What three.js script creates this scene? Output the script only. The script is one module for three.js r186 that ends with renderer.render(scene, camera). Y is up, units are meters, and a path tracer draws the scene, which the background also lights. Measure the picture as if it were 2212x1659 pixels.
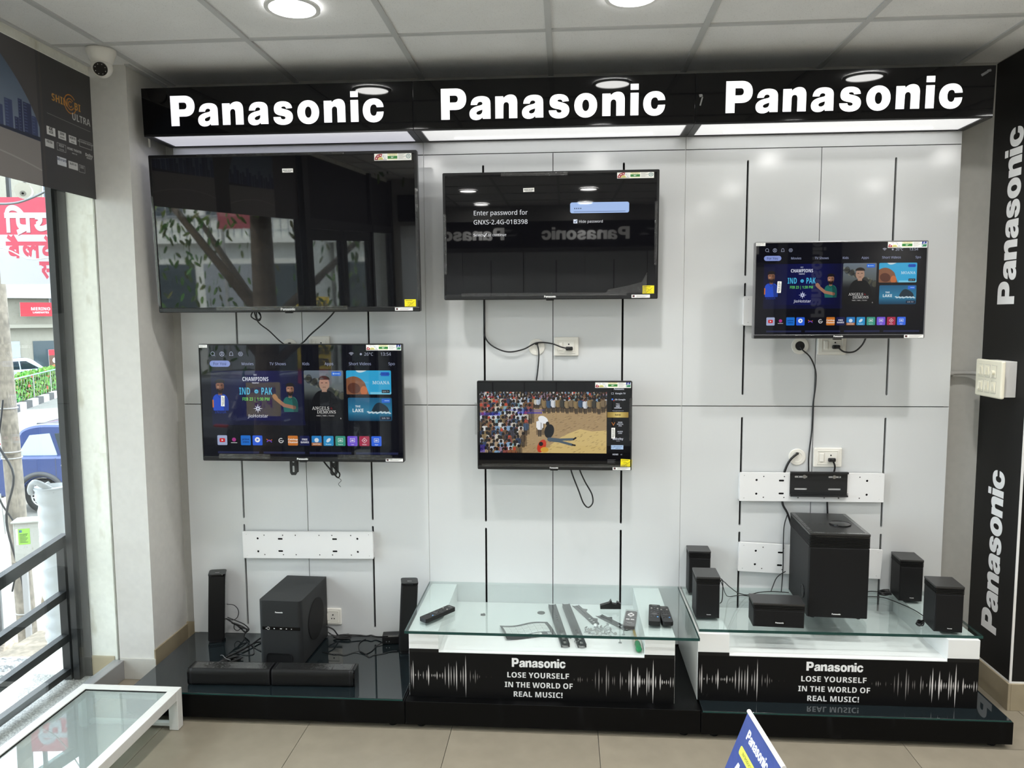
import * as THREE from 'three';
import { RoundedBoxGeometry } from 'three/addons/geometries/RoundedBoxGeometry.js';
import { mergeGeometries } from 'three/addons/utils/BufferGeometryUtils.js';
import { RectAreaLightUniformsLib } from 'three/addons/lights/RectAreaLightUniformsLib.js';

// ---------- camera, sky, sun, exposure ----------
const scene = new THREE.Scene();
const camera = new THREE.PerspectiveCamera(2 * Math.atan(829.5 / 1612.3) * 180 / Math.PI, 2212 / 1659, 0.05, 300);
camera.rotation.order = 'YXZ';
camera.position.set(0.0564, 1.73, 3.5633);
camera.rotation.set(-0.0907, 0.0709, -0.0048);
const renderer = new THREE.WebGLRenderer({ antialias: true });
renderer.toneMapping = THREE.LinearToneMapping;
renderer.toneMappingExposure = 1.0;
renderer.shadowMap.enabled = true;
RectAreaLightUniformsLib.init();
scene.background = new THREE.Color().setRGB(0.80, 0.90, 1.0);
scene.backgroundIntensity = 7.2;
const sun = new THREE.DirectionalLight(new THREE.Color().setRGB(1.0, 0.95, 0.86), 8.5);
sun.position.set(-24, 28, -26); sun.target.position.set(-8, 0, 0);
sun.castShadow = true;
Object.assign(sun.shadow.camera, { left: -45, right: 45, top: 45, bottom: -45, near: 1, far: 120 });
sun.shadow.mapSize.set(4096, 4096);
scene.add(sun, sun.target);
const LIGHT = { down: 4.0, downGlow: 38, strip: 0.62, stripGlow: [0.5, 0.62, 0.62], letter: 0.86, screen: 0.9 };

// ---------- helpers ----------
const V3 = (x, y, z) => new THREE.Vector3(x, y, z);
let seed = 12345;
const rnd = () => { seed = (seed * 1664525 + 1013904223) >>> 0; return seed / 4294967296; };
const rr = (a, b) => a + (b - a) * rnd();
const taken = new Map();
function numbered(n) { const k = taken.get(n) ?? 0; taken.set(n, k + 1); return k ? `${n}_${String(k).padStart(3, '0')}` : n; }
function boxUV(g) {   // uv in metres, by the way each face points in the object's own axes
  if (g.index) { const n = g.toNonIndexed(); n.name = g.name; g = n; }
  const p = g.attributes.position, nn = g.attributes.normal, uv = new Float32Array(p.count * 2);
  for (let i = 0; i < p.count; i++) {
    const ax = Math.abs(nn.getX(i)), ay = Math.abs(nn.getY(i)), az = Math.abs(nn.getZ(i));
    const x = p.getX(i), y = p.getY(i), z = p.getZ(i);
    if (ay >= ax && ay >= az) { uv[2 * i] = x; uv[2 * i + 1] = z; } else if (ax >= az) { uv[2 * i] = z; uv[2 * i + 1] = y; } else { uv[2 * i] = x; uv[2 * i + 1] = y; }
  }
  g.setAttribute('uv', new THREE.BufferAttribute(uv, 2));
  return g;
}
const at = (g, x = 0, y = 0, z = 0) => g.translate(x, y, z);
const bx = (w, h, d, x = 0, y = 0, z = 0) => new THREE.BoxGeometry(w, h, d).translate(x, y, z);
const span = (x0, x1, y0, y1, z0, z1) => new THREE.BoxGeometry(x1 - x0, y1 - y0, z1 - z0).translate((x0 + x1) / 2, (y0 + y1) / 2, (z0 + z1) / 2);
const rspan = (x0, x1, y0, y1, z0, z1, r = 0.004, s = 3) => new RoundedBoxGeometry(x1 - x0, y1 - y0, z1 - z0, s, r).translate((x0 + x1) / 2, (y0 + y1) / 2, (z0 + z1) / 2);
const rbx = (w, h, d, r = 0.004, x = 0, y = 0, z = 0, s = 3) => new RoundedBoxGeometry(w, h, d, s, r).translate(x, y, z);
const cyl = (r, h, x = 0, y = 0, z = 0, r2 = r, n = 24) => new THREE.CylinderGeometry(r2, r, h, n).translate(x, y, z);
const cylZ = (r, d, x = 0, y = 0, z = 0, r2 = r, n = 24) => new THREE.CylinderGeometry(r2, r, d, n).rotateX(Math.PI / 2).translate(x, y, z);
const cylX = (r, d, x = 0, y = 0, z = 0, n = 24) => new THREE.CylinderGeometry(r, r, d, n).rotateZ(Math.PI / 2).translate(x, y, z);
function tube(pts, r, n = 6, seg = 0) {
  const c = new THREE.CatmullRomCurve3(pts.map((p) => V3(...p)), false, 'centripetal');
  return new THREE.TubeGeometry(c, seg || Math.max(12, pts.length * 6), r, n, false);
}
function bar(a, b, w, d = w) {   // a square bar from a to b
  const A = V3(...a), B = V3(...b), L = A.distanceTo(B), g = new THREE.BoxGeometry(w, L, d);
  const q = new THREE.Quaternion().setFromUnitVectors(V3(0, 1, 0), B.clone().sub(A).normalize());
  return g.applyQuaternion(q).translate((A.x + B.x) / 2, (A.y + B.y) / 2, (A.z + B.z) / 2);
}
function rod(a, b, r, r2 = r, n = 12) {
  const A = V3(...a), B = V3(...b), L = A.distanceTo(B), g = new THREE.CylinderGeometry(r2, r, L, n);
  return g.applyQuaternion(new THREE.Quaternion().setFromUnitVectors(V3(0, 1, 0), B.clone().sub(A).normalize())).translate((A.x + B.x) / 2, (A.y + B.y) / 2, (A.z + B.z) / 2);
}
function join(list) {
  const flat = list.map((g) => { const n = g.index ? g.toNonIndexed() : g.clone(); for (const k of Object.keys(n.attributes)) if (!['position', 'normal', 'uv'].includes(k)) n.deleteAttribute(k); return n; });
  return flat.length === 1 ? flat[0] : mergeGeometries(flat);
}
const extr = (shape, depth, bevel = 0, seg = 10) => new THREE.ExtrudeGeometry(shape, { depth, bevelEnabled: bevel > 0, bevelSize: bevel, bevelThickness: bevel, bevelSegments: 2, curveSegments: seg });
function roundRect(w, h, r, x = 0, y = 0, P = THREE.Shape) {
  const s = new P(), a = x - w / 2, b = x + w / 2, c = y - h / 2, d = y + h / 2;
  s.moveTo(a + r, c); s.lineTo(b - r, c); s.quadraticCurveTo(b, c, b, c + r); s.lineTo(b, d - r); s.quadraticCurveTo(b, d, b - r, d); s.lineTo(a + r, d); s.quadraticCurveTo(a, d, a, d - r); s.lineTo(a, c + r); s.quadraticCurveTo(a, c, a + r, c);
  return s;
}
const hole = (r, x, y) => { const p = new THREE.Path(); p.absarc(x, y, r, 0, Math.PI * 2, true); return p; };
const poly = (pts) => new THREE.Shape(pts.map((p) => new THREE.Vector2(...p)));
function part(name, geo, mat, parent, label) {
  const m = new THREE.Mesh(Array.isArray(geo) ? join(geo) : geo, mat);
  m.name = name; m.castShadow = m.receiveShadow = true; parent.add(m);
  if (label) m.userData.label = label;
  return m;
}
function tag(o, label, category, group) { o.userData.label = label; o.userData.category = category; if (group) o.userData.group = group; return o; }
function thing(name, label, category, pos = [0, 0, 0], turn = 0, group) {
  const o = new THREE.Group(); o.name = numbered(name); o.position.set(...pos); o.rotation.y = turn; scene.add(o);
  return tag(o, label, category, group);
}
function single(name, geo, mat, label, category, group) { const m = part(name, geo, mat, scene); m.name = numbered(name); return tag(m, label, category, group); }
function struct(name, geo, mat, label) {
  const m = geo ? part(name, geo, mat, scene) : new THREE.Group();
  if (!geo) scene.add(m);
  m.name = name; m.userData.kind = 'structure'; if (label) m.userData.label = label;
  return m;
}
// ---------- textures ----------
function hash(x, y, s) { let h = (x * 374761393 + y * 668265263 + s * 974711) | 0; h = Math.imul(h ^ (h >>> 13), 1274126177); return ((h ^ (h >>> 16)) >>> 0) / 4294967296; }
function vnoise(x, y, per, s) {
  const xi = Math.floor(x), yi = Math.floor(y), fx = x - xi, fy = y - yi, u = fx * fx * (3 - 2 * fx), v = fy * fy * (3 - 2 * fy), m = (a) => ((a % per) + per) % per;
  const a = hash(m(xi), m(yi), s), b = hash(m(xi + 1), m(yi), s), c = hash(m(xi), m(yi + 1), s), d = hash(m(xi + 1), m(yi + 1), s);
  return a + (b - a) * u + (c - a) * v + (a - b - c + d) * u * v;
}
function fbm(x, y, per, s, oct = 5) { let t = 0, a = 0.5, n = 0; for (let i = 0; i < oct; i++) { t += a * vnoise(x, y, per, s + i); n += a; x *= 2; y *= 2; per *= 2; a *= 0.5; } return t / n; }
function dataTex(n, f, srgb = true, metres = 1) {
  const d = new Uint8Array(n * n * 4);
  for (let j = 0; j < n; j++) for (let i = 0; i < n; i++) { const c = f(i / n, j / n); const k = 4 * (j * n + i); for (let q = 0; q < 3; q++) d[k + q] = Math.max(0, Math.min(255, Math.round(c[q] * 255))); d[k + 3] = 255; }
  const t = new THREE.DataTexture(d, n, n); t.magFilter = THREE.LinearFilter; t.wrapS = t.wrapT = THREE.RepeatWrapping; t.repeat.set(1 / metres, 1 / metres);
  if (srgb) t.colorSpace = THREE.SRGBColorSpace;
  t.needsUpdate = true; return t;
}
function canvasTex(w, h, draw) {
  const c = document.createElement('canvas'); c.width = w; c.height = h; const g = c.getContext('2d'); draw(g, w, h);
  const t = new THREE.CanvasTexture(c); t.colorSpace = THREE.SRGBColorSpace; t.magFilter = THREE.LinearFilter; return t;
}
const std = (o) => new THREE.MeshPhysicalMaterial(o);
const rgb = (r, g, b) => new THREE.Color().setRGB(r, g, b);
const hex = (h) => new THREE.Color(h);

// ---------- the heavy lower-case wordmark, drawn as outlines; cap height 1 ----------
const GLYPH = {
  P: ['M0 0 L.29 0 L.29 .31 L.5 .31 C.75 .31 .86 .46 .86 .655 C.86 .86 .74 1 .5 1 L0 1 Z', 'M.3 .55 L.3 .775 L.47 .775 C.54 .775 .575 .73 .575 .66 C.575 .6 .54 .55 .47 .55 Z'],
  a: ['M.717 0 L.712 .5 C.712 .67 .6 .735 .4 .735 C.17 .735 .055 .63 .045 .455 L.26 .455 C.275 .52 .31 .553 .36 .553 C.42 .553 .447 .525 .445 .49 C.443 .455 .4 .443 .33 .43 C.11 .39 0 .31 0 .17 C0 .03 .1 -.035 .225 -.035 C.33 -.035 .4 0 .44 .055 L.45 0 Z', 'M.44 .3 C.36 .275 .24 .25 .235 .195 C.233 .155 .27 .135 .31 .135 C.39 .135 .44 .19 .44 .26 Z'],
  n: ['M0 0 L0 .712 L.27 .712 L.283 .655 C.335 .72 .42 .762 .517 .762 C.67 .762 .742 .67 .742 .5 L.742 0 L.463 0 L.463 .4 C.463 .48 .43 .522 .375 .522 C.31 .522 .275 .475 .275 .4 L.27 0 Z'],
  s: ['M0 .22 C0 .05 .13 -.045 .335 -.045 C.56 -.045 .684 .06 .684 .22 C.684 .36 .6 .42 .46 .46 C.37 .487 .29 .49 .29 .525 C.29 .55 .32 .562 .365 .562 C.42 .562 .45 .54 .455 .49 L.666 .505 C.655 .66 .53 .734 .335 .734 C.14 .734 .028 .65 .028 .48 C.028 .33 .13 .29 .26 .265 C.37 .243 .427 .235 .427 .19 C.427 .155 .39 .138 .345 .138 C.29 .138 .258 .17 .253 .22 Z'],
  o: ['M.38 -.037 C.6 -.037 .76 .12 .76 .355 C.76 .59 .6 .747 .38 .747 C.16 .747 0 .59 0 .355 C0 .12 .16 -.037 .38 -.037 Z', 'M.38 .17 C.31 .17 .265 .25 .265 .355 C.265 .46 .31 .54 .38 .54 C.45 .54 .495 .46 .495 .355 C.495 .25 .45 .17 .38 .17 Z'],
  i: ['M0 0 L.265 0 L.265 .715 L0 .715 Z'], j: ['M0 .81 L.265 .81 L.265 1 L0 1 Z'],
  c: ['M.72 .464 C.71 .65 .58 .752 .4 .752 C.15 .752 0 .6 0 .36 C0 .13 .14 -.03 .375 -.03 C.58 -.03 .71 .1 .718 .317 L.483 .31 C.475 .225 .44 .183 .38 .183 C.3 .183 .253 .25 .253 .37 C.253 .49 .3 .556 .385 .556 C.44 .556 .475 .52 .483 .46 Z'],
};
const WORD = [['P', 0], ['a', 0.964], ['n', 1.84], ['a', 2.74], ['s', 3.64], ['o', 4.49], ['n', 5.42], ['i', 6.35], ['j', 6.35], ['c', 6.77]], WORDW = 7.49;
function tracePath(p, str, f) {
  for (const m of str.matchAll(/([MLCZ])([^MLCZ]*)/g)) {
    const v = m[2].trim().split(/[ ,]+/).filter(Boolean).map(Number), q = []; for (let i = 0; i < v.length; i += 2) q.push(f(v[i], v[i + 1]));
    if (m[1] === 'M') p.moveTo(...q[0]); else if (m[1] === 'L') p.lineTo(...q[0]); else if (m[1] === 'C') p.bezierCurveTo(...q[0], ...q[1], ...q[2]); else if (p.closePath) p.closePath();
  }
}
function glyphShape(ch, x, s, sy = s) {
  const f = (a, b) => [(x + a) * s, b * sy], sh = new THREE.Shape(); tracePath(sh, GLYPH[ch][0], f);
  for (const h of GLYPH[ch].slice(1)) { const p = new THREE.Path(); tracePath(p, h, f); sh.holes.push(p); }
  return sh;
}
const TIGHT = (() => { const w = { P: 0.86, a: 0.717, n: 0.742, s: 0.684, o: 0.76, i: 0.265, c: 0.72 }; let x = 0; return WORD.map(([ch]) => { if (ch === 'j') return ['j', x - 0.265 - 0.045]; const at0 = x; x += w[ch] + 0.045; return [ch, at0]; }); })(), TIGHTW = 6.567;
function wordGeos(width, depth, cap, seg = 8, word = WORD, full = WORDW) { const s = width / full; return word.map(([c, x]) => depth ? extr(glyphShape(c, x, s, cap ?? s), depth, 0, seg) : new THREE.ShapeGeometry(glyphShape(c, x, s, cap ?? s), seg)); }
const wordmark = (width, depth = 0, cap = width / 5.9, seg = 5) => join(wordGeos(width, depth, cap, seg, TIGHT, TIGHTW));   // starts at x = 0 on its baseline, faces +z
function wordOnCanvas(g, x, y, w, color) {
  const s = w / TIGHTW, sy = s * 1.16; g.fillStyle = color;
  for (const [c, o] of TIGHT) { g.beginPath(); for (const k of GLYPH[c]) tracePath(g, k, (a, b) => [x + (o + a) * s, y - b * sy]); g.fill('evenodd'); }
}

// ---------- materials ----------
const T = {};
T.plaster = dataTex(512, (u, v) => { const n = fbm(u * 6, v * 6, 6, 3), f = fbm(u * 60, v * 60, 60, 9, 2), k = 0.88 + 0.035 * (n - 0.5) + 0.03 * (f - 0.5); return [k, k, k * 0.985]; }, true, 1.3);
T.stain = dataTex(512, (u, v) => { const n = fbm(u * 5, v * 3, 5, 21), d = fbm(u * 18, v * 7, 18, 31), f = fbm(u * 70, v * 70, 70, 5, 2); const k = 0.95 + 0.05 * (f - 0.5) - 0.04 * n, s = Math.max(0, d - 0.66) * 1.1; return [k - s * 0.5, k - s * 0.55, (k - s * 0.7) * 0.975]; }, true, 1.1);
T.ceil = dataTex(512, (u, v) => { const s = vnoise(u * 256, v * 256, 256, 7), n = fbm(u * 5, v * 5, 5, 12), b = s > 0.86 ? 0.10 : 0; const k = 0.93 - b * 0.8 + 0.03 * (n - 0.5); return [k, k, k]; }, true, 0.61);
T.floor = dataTex(512, (u, v) => { const n = fbm(u * 4, v * 4, 4, 41), f = fbm(u * 40, v * 40, 40, 44, 3), w = Math.pow(Math.abs(fbm(u * 7, v * 7, 7, 47) - 0.5) * 2, 0.7); const k = 0.93 + 0.12 * (n - 0.5) + 0.07 * (f - 0.5) + 0.03 * w; return [k * 0.72, k * 0.685, k * 0.615]; }, true, 1.9);
T.granite = dataTex(256, (u, v) => { const s = vnoise(u * 90, v * 90, 90, 61), k = 0.55 + 0.4 * s; return [k, k, k * 0.98]; }, true, 0.4);
T.asphalt = dataTex(512, (u, v) => { const n = fbm(u * 5, v * 5, 5, 71), f = fbm(u * 90, v * 90, 90, 75, 2), k = 0.80 + 0.14 * (n - 0.5) + 0.10 * (f - 0.5); return [k, k * 0.985, k * 0.955]; }, true, 6);
T.dirt = dataTex(256, (u, v) => { const n = fbm(u * 6, v * 6, 6, 81), f = fbm(u * 60, v * 60, 60, 83, 2), k = 0.55 + 0.3 * (n - 0.5) + 0.2 * (f - 0.5); return [k, k * 0.92, k * 0.82]; }, true, 1.5);
T.scuff = dataTex(512, (u, v) => { const n = fbm(u * 6, v * 6, 6, 91), d = fbm(u * 24, v * 9, 24, 95), k = 0.045 + (d > 0.64 ? (d - 0.64) * 0.5 : 0) + 0.02 * (n - 0.5); return [k, k, k * 1.04]; }, true, 1.0);
T.glossVar = dataTex(256, (u, v) => { const n = fbm(u * 5, v * 5, 5, 101), k = 0.8 + 0.4 * (n - 0.5); return [k, k, k]; }, false, 0.8);
T.wrap = dataTex(256, (u, v) => { const n = Math.abs(fbm(u * 8, v * 8, 8, 111) - 0.5) * 2; return [n, n, n]; }, false, 0.35);
T.poleWood = dataTex(256, (u, v) => { const n = fbm(u * 5, v * 9, 5, 121), f = fbm(u * 40, v * 20, 40, 123, 3), k = 0.58 + 0.35 * (n - 0.5) + 0.25 * (f - 0.5); return [k, k * 0.95, k * 0.87]; }, true, 1.2);
const M = {
  panel: std({ color: rgb(0.645, 0.66, 0.665), roughness: 0.15, roughnessMap: T.glossVar }),
  backing: std({ color: rgb(0.012, 0.012, 0.014), roughness: 0.7 }),
  wall: std({ map: T.plaster, color: rgb(0.62, 0.61, 0.585), roughness: 0.7 }),
  columnIn: std({ map: T.plaster, color: rgb(0.90, 0.89, 0.88), roughness: 0.65 }),
  columnOut: std({ map: T.stain, color: rgb(0.98, 0.98, 0.95), roughness: 0.8 }),
  tileBeige: std({ map: T.floor, color: rgb(0.80, 0.76, 0.66), roughness: 0.35 }),
  skirtWhite: std({ map: T.plaster, color: rgb(0.72, 0.71, 0.68), roughness: 0.55 }),
  ceil: std({ map: T.ceil, color: rgb(0.96, 0.965, 0.965), roughness: 0.9 }),
  grid: std({ color: rgb(0.55, 0.56, 0.56), roughness: 0.45 }),
  floor: [0.60, 0.575, 0.59].map((k) => std({ map: T.floor, color: rgb(k, k * 0.98, k * 0.95), roughness: 0.32 })),
  grout: std({ color: rgb(0.12, 0.11, 0.10), roughness: 0.9 }),
  blackGloss: std({ color: rgb(0.003, 0.003, 0.0035), roughness: 0.03, specularIntensity: 0.5 }),
  blackSatin: std({ color: rgb(0.008, 0.008, 0.009), roughness: 0.32, specularIntensity: 0.7 }),
  blackMatte: std({ color: rgb(0.006, 0.006, 0.0065), roughness: 0.6, specularIntensity: 0.45 }),
  blackVinyl: std({ color: rgb(0.007, 0.007, 0.007), roughness: 0.42, specularIntensity: 0.5 }),
  blackScuff: std({ map: T.scuff, color: rgb(0.30, 0.31, 0.33), roughness: 0.45, specularIntensity: 0.28 }),
  darkGlass: std({ color: rgb(0.008, 0.012, 0.014), roughness: 0.02, ior: 1.75 }),
  white: std({ color: rgb(0.78, 0.78, 0.77), roughness: 0.4 }),
  whiteLam: std({ color: rgb(0.78, 0.79, 0.78), roughness: 0.3 }),
  whiteSteel: std({ color: rgb(0.80, 0.80, 0.80), roughness: 0.38 }),
  whitePlastic: std({ color: rgb(0.78, 0.76, 0.70), roughness: 0.3 }),
  creamPlastic: std({ color: rgb(0.80, 0.76, 0.62), roughness: 0.32 }),
  letterWhite: std({ color: rgb(0.80, 0.80, 0.80), roughness: 0.5 }),
  glass: std({ color: rgb(0.965, 0.985, 0.98), roughness: 0.0, transmission: 1, thickness: 0, ior: 1.5 }),
  tableGlass: std({ color: rgb(0.915, 0.955, 0.95), roughness: 0.0, transmission: 1, thickness: 0, ior: 1.52 }),
  glassEdge: std({ color: rgb(0.006, 0.045, 0.04), roughness: 0.1 }),
  film: std({ color: rgb(0.9, 0.9, 0.9), roughness: 0.12, transmission: 1, thickness: 0, ior: 1.6, bumpMap: T.wrap, bumpScale: 0.004 }),
  alu: std({ color: rgb(0.42, 0.42, 0.43), roughness: 0.4, metalness: 0.6 }),
  steel: std({ color: rgb(0.5, 0.5, 0.5), roughness: 0.28, metalness: 0.9 }),
  blackSteel: std({ color: rgb(0.013, 0.014, 0.015), roughness: 0.42 }),
  cable: std({ color: rgb(0.008, 0.008, 0.009), roughness: 0.4 }),
  greyCable: std({ color: rgb(0.35, 0.34, 0.32), roughness: 0.5 }),
};

// ---------- room shell ----------
const H = 2.85, XL = -2.08, XR = 5.2, ZF = 6.0, ZB = -0.06;
const floor = struct('floor', span(-2.3, XR + 0.15, -0.30, -0.012, -0.6, ZF + 0.2), M.grout, 'beige polished floor tiles');
{
  const p = 0.613, x0 = 0.196, z0 = 0.6, cache = new Map(); let k = 0;
  for (let i = -5; i < 10; i++) for (let j = -2; j < 10; j++) {
    const a = Math.max(XL, x0 + i * p), b = Math.min(XR, x0 + (i + 1) * p), c = Math.max(ZB, z0 + j * p), d = Math.min(ZF, z0 + (j + 1) * p);
    if (b - a < 0.02 || d - c < 0.02) continue;
    const key = `${(b - a).toFixed(3)},${(d - c).toFixed(3)}`;
    if (!cache.has(key)) cache.set(key, boxUV(bx(b - a - 0.0025, 0.012, d - c - 0.0025)));
    const m = part('floor_tile', cache.get(key), M.floor[(i * 7 + j * 3 + 60) % 3], floor); m.position.set((a + b) / 2, -0.006, (c + d) / 2); k++;
  }
}
const ceiling = struct('ceiling', span(-2.45, XR + 0.15, H + 0.03, H + 0.35, -0.6, ZF + 0.2), M.wall, 'suspended ceiling of square tiles');
const GX = (i) => -0.01 + 0.612 * i, GZ = (j) => 0.5 + 0.612 * j;
{
  const cache = new Map(), xs = [XL], zs = [ZB];
  for (let i = -5; i < 12; i++) if (GX(i) > XL + 0.03 && GX(i) < XR) xs.push(GX(i)); xs.push(XR);
  for (let j = -2; j < 12; j++) if (GZ(j) > ZB + 0.03 && GZ(j) < ZF) zs.push(GZ(j)); zs.push(ZF);
  for (let i = 0; i + 1 < xs.length; i++) for (let j = 0; j + 1 < zs.length; j++) {
    const w = xs[i + 1] - xs[i] - 0.012, d = zs[j + 1] - zs[j] - 0.012, key = `${w.toFixed(3)},${d.toFixed(3)}`;
    if (!cache.has(key)) cache.set(key, boxUV(bx(w, 0.014, d)));
    const m = part('ceiling_tile', cache.get(key), M.ceil, ceiling); m.position.set((xs[i] + xs[i + 1]) / 2, H + 0.012 + rr(0, 0.003), (zs[j] + zs[j + 1]) / 2);
  }
  for (let i = 1; i + 1 < xs.length; i++) part('grid_bar', span(xs[i] - 0.012, xs[i] + 0.012, H, H + 0.03, ZB, ZF), M.grid, ceiling);
  for (let j = 1; j + 1 < zs.length; j++) part('grid_bar', span(XL, XR, H + 0.0008, H + 0.03, zs[j] - 0.012, zs[j] + 0.012), M.grid, ceiling);
  part('edge_angle', span(XL, XL + 0.022, H - 0.001, H + 0.03, 0.25, ZF), M.grid, ceiling);
  part('edge_angle', span(-1.9, -1.878, H - 0.001, H + 0.03, ZB, 0.26), M.grid, ceiling);
}
struct('wall_back', boxUV(span(-2.42, XR + 0.15, -2.2, H + 0.3, -0.6, ZB)), M.wall, 'grey painted wall behind the display panels');
struct('wall_right', boxUV(span(XR, XR + 0.15, -0.3, H + 0.3, ZB, ZF)), M.wall, 'plain wall on the right side of the shop');
const wallFront = struct('wall_front', boxUV(span(-2.3, XR + 0.15, -0.3, H + 0.3, ZF, ZF + 0.2)), M.wall, 'wall of the shop behind the photographer');
const colIn = struct('wall_left', boxUV(span(-2.075, -1.9, 0, H + 0.02, ZB, 0.25)), M.columnIn, 'white plastered column, inner half beside the shop glass');
const outer = struct('trim_1', boxUV(span(-2.245, -2.087, -2.2, H + 0.2, -0.3, 0.25)), M.columnOut, 'cream plastered column face outside the glass with dirty edge');
part('outer_skirting', boxUV(rspan(-2.243, -2.1, 0.0125, 0.112, 0.25, 0.256, 0.002)), std({ map: T.floor, color: rgb(0.95, 0.88, 0.72), roughness: 0.4 }), outer);
{ // broken plaster along the outer edge of the column
  const e = [], f = []; for (let i = 0; i <= 90; i++) { const y = 0.115 + i * 0.0295; e.push([-2.2452, y]); f.push([-2.2425 + 0.006 * Math.abs(fbm(i * 0.35, 3, 64, 5) - 0.35) * 3 + (hash(i, 4, 4) > 0.86 ? 0.006 : 0), y]); }
  part('ragged_edge', extr(poly(e.concat(f.reverse())), 0.0012, 0, 2).translate(0, 0, 0.2498), std({ color: rgb(0.10, 0.075, 0.055), roughness: 1 }), outer, 'broken brown plaster edge');
}
{ // lintel above the shop glass, and the wall end past the glass
  struct('trim_2', boxUV(span(-2.2, XL + 0.005, 2.81, H + 0.1, 0.25, ZF)), M.columnOut, 'stained beam over the shop glass');
  struct('trim_3', boxUV(span(-2.45, -2.245, 2.95, H + 0.35, -0.6, ZF + 0.2)), M.wall, 'roof slab edge over the shop glass');
}
// skirtings of the left column and of the back wall's corner
struct('baseboard_left', [boxUV(rspan(-2.07, -1.893, 0, 0.105, 0.25, 0.257, 0.002))], M.skirtWhite, 'painted tile skirting on the column front');
part('side_skirting', boxUV(rspan(-1.9, -1.892, 0, 0.15, ZB, 0.256, 0.002)), M.tileBeige, colIn);
struct('baseboard_back', boxUV(rspan(-1.9, -1.83, 0, 0.16, ZB, ZB + 0.008, 0.002)), M.tileBeige, 'tile skirting in the corner by the column');
// ---------- right-hand pillar ----------
{
  const p = struct('wall_pillar', boxUV(span(2.0, 2.62, 0, H + 0.02, ZB, 0.285)), M.wall, 'square pillar wrapped in black vinyl with white lettering');
  part('black_wrap', [span(1.997, 2.0, 0.128, H, -0.078, 0.287), span(2.006, 2.62, 0.128, H, 0.285, 0.288)], M.blackVinyl, p);
  part('white_edge', [span(1.9955, 2.005, 0.122, H, 0.2855, 0.2895), span(1.9962, 2.0, 0.122, 0.130, -0.078, 0.287), span(2.006, 2.62, 0.122, 0.130, 0.285, 0.2892), span(1.996, 1.9985, 0.128, H, -0.082, -0.077)], M.white, p);
  for (const [y, len, z, cap] of [[1.772, 0.76, 0.166, 0.125], [0.285, 0.745, 0.169, 0.118]]) {
    wordGeos(len, 0.0012, cap, 8, TIGHT, TIGHTW).forEach((g) => {
      g.applyMatrix4(new THREE.Matrix4().makeBasis(V3(0, 1, 0), V3(0, 0, -1), V3(-1, 0, 0)).setPosition(1.997, y, z));
      part('letter', g, M.letterWhite, p);
    });
  }
  struct('baseboard_right', [boxUV(rspan(1.988, 2.0, 0, 0.122, ZB, 0.297, 0.002)), boxUV(rspan(2.0, 2.62, 0, 0.122, 0.285, 0.297, 0.002))], M.tileBeige, 'beige tile skirting round the pillar');
}
// ---------- storefront glass on the left ----------
{
  const w = struct('window_1', boxUV(span(-2.083, -2.077, 0.06, 2.83, 0.255, 2.82)), M.glass, 'large fixed shop window looking onto the street');
  part('floor_channel', [rspan(-2.105, -2.052, 0.0, 0.095, 0.252, 2.85, 0.004)], M.alu, w);
  const w2 = struct('window_2', boxUV(span(-2.083, -2.077, 0.06, 2.22, 5.03, 5.9)), M.glass, 'glass pane past the shop doors');
  part('frame', [span(-2.13, -2.03, 0, 2.83, 2.82, 2.95), span(-2.12, -2.04, 2.21, 2.29, 2.95, 5.92), span(-2.12, -2.04, 0, 2.83, 4.95, 5.03), span(-2.12, -2.04, 0, 2.83, 5.9, 6.0), span(-2.12, -2.04, 0, 0.06, 5.03, 5.9)], M.blackSteel, w2);
  part('fanlight', span(-2.083, -2.077, 2.29, 2.82, 2.95, 5.92), M.backing, w2, 'dark panel above the doors');
  for (const [n, z0, z1] of [[1, 2.955, 3.95], [2, 3.955, 4.945]]) {
    const d = struct(`door_${n}`, boxUV(span(-2.083, -2.077, 0.1, 2.11, z0 + 0.09, z1 - 0.09)), M.glass, 'black framed glass shop door');
    part('frame', [span(-2.105, -2.055, 0.005, 2.205, z0, z0 + 0.09), span(-2.105, -2.055, 0.005, 2.205, z1 - 0.09, z1), span(-2.105, -2.055, 0.005, 0.1, z0 + 0.09, z1 - 0.09), span(-2.105, -2.055, 2.11, 2.205, z0 + 0.09, z1 - 0.09)], M.blackSteel, d);
    part('handle', [rod([-2.03, 0.8, n === 1 ? z1 - 0.05 : z0 + 0.05], [-2.03, 1.3, n === 1 ? z1 - 0.05 : z0 + 0.05], 0.012), bar([-2.06, 0.85, n === 1 ? z1 - 0.05 : z0 + 0.05], [-2.03, 0.85, n === 1 ? z1 - 0.05 : z0 + 0.05], 0.015), bar([-2.06, 1.25, n === 1 ? z1 - 0.05 : z0 + 0.05], [-2.03, 1.25, n === 1 ? z1 - 0.05 : z0 + 0.05], 0.015)], M.steel, d);
  }
}
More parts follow.
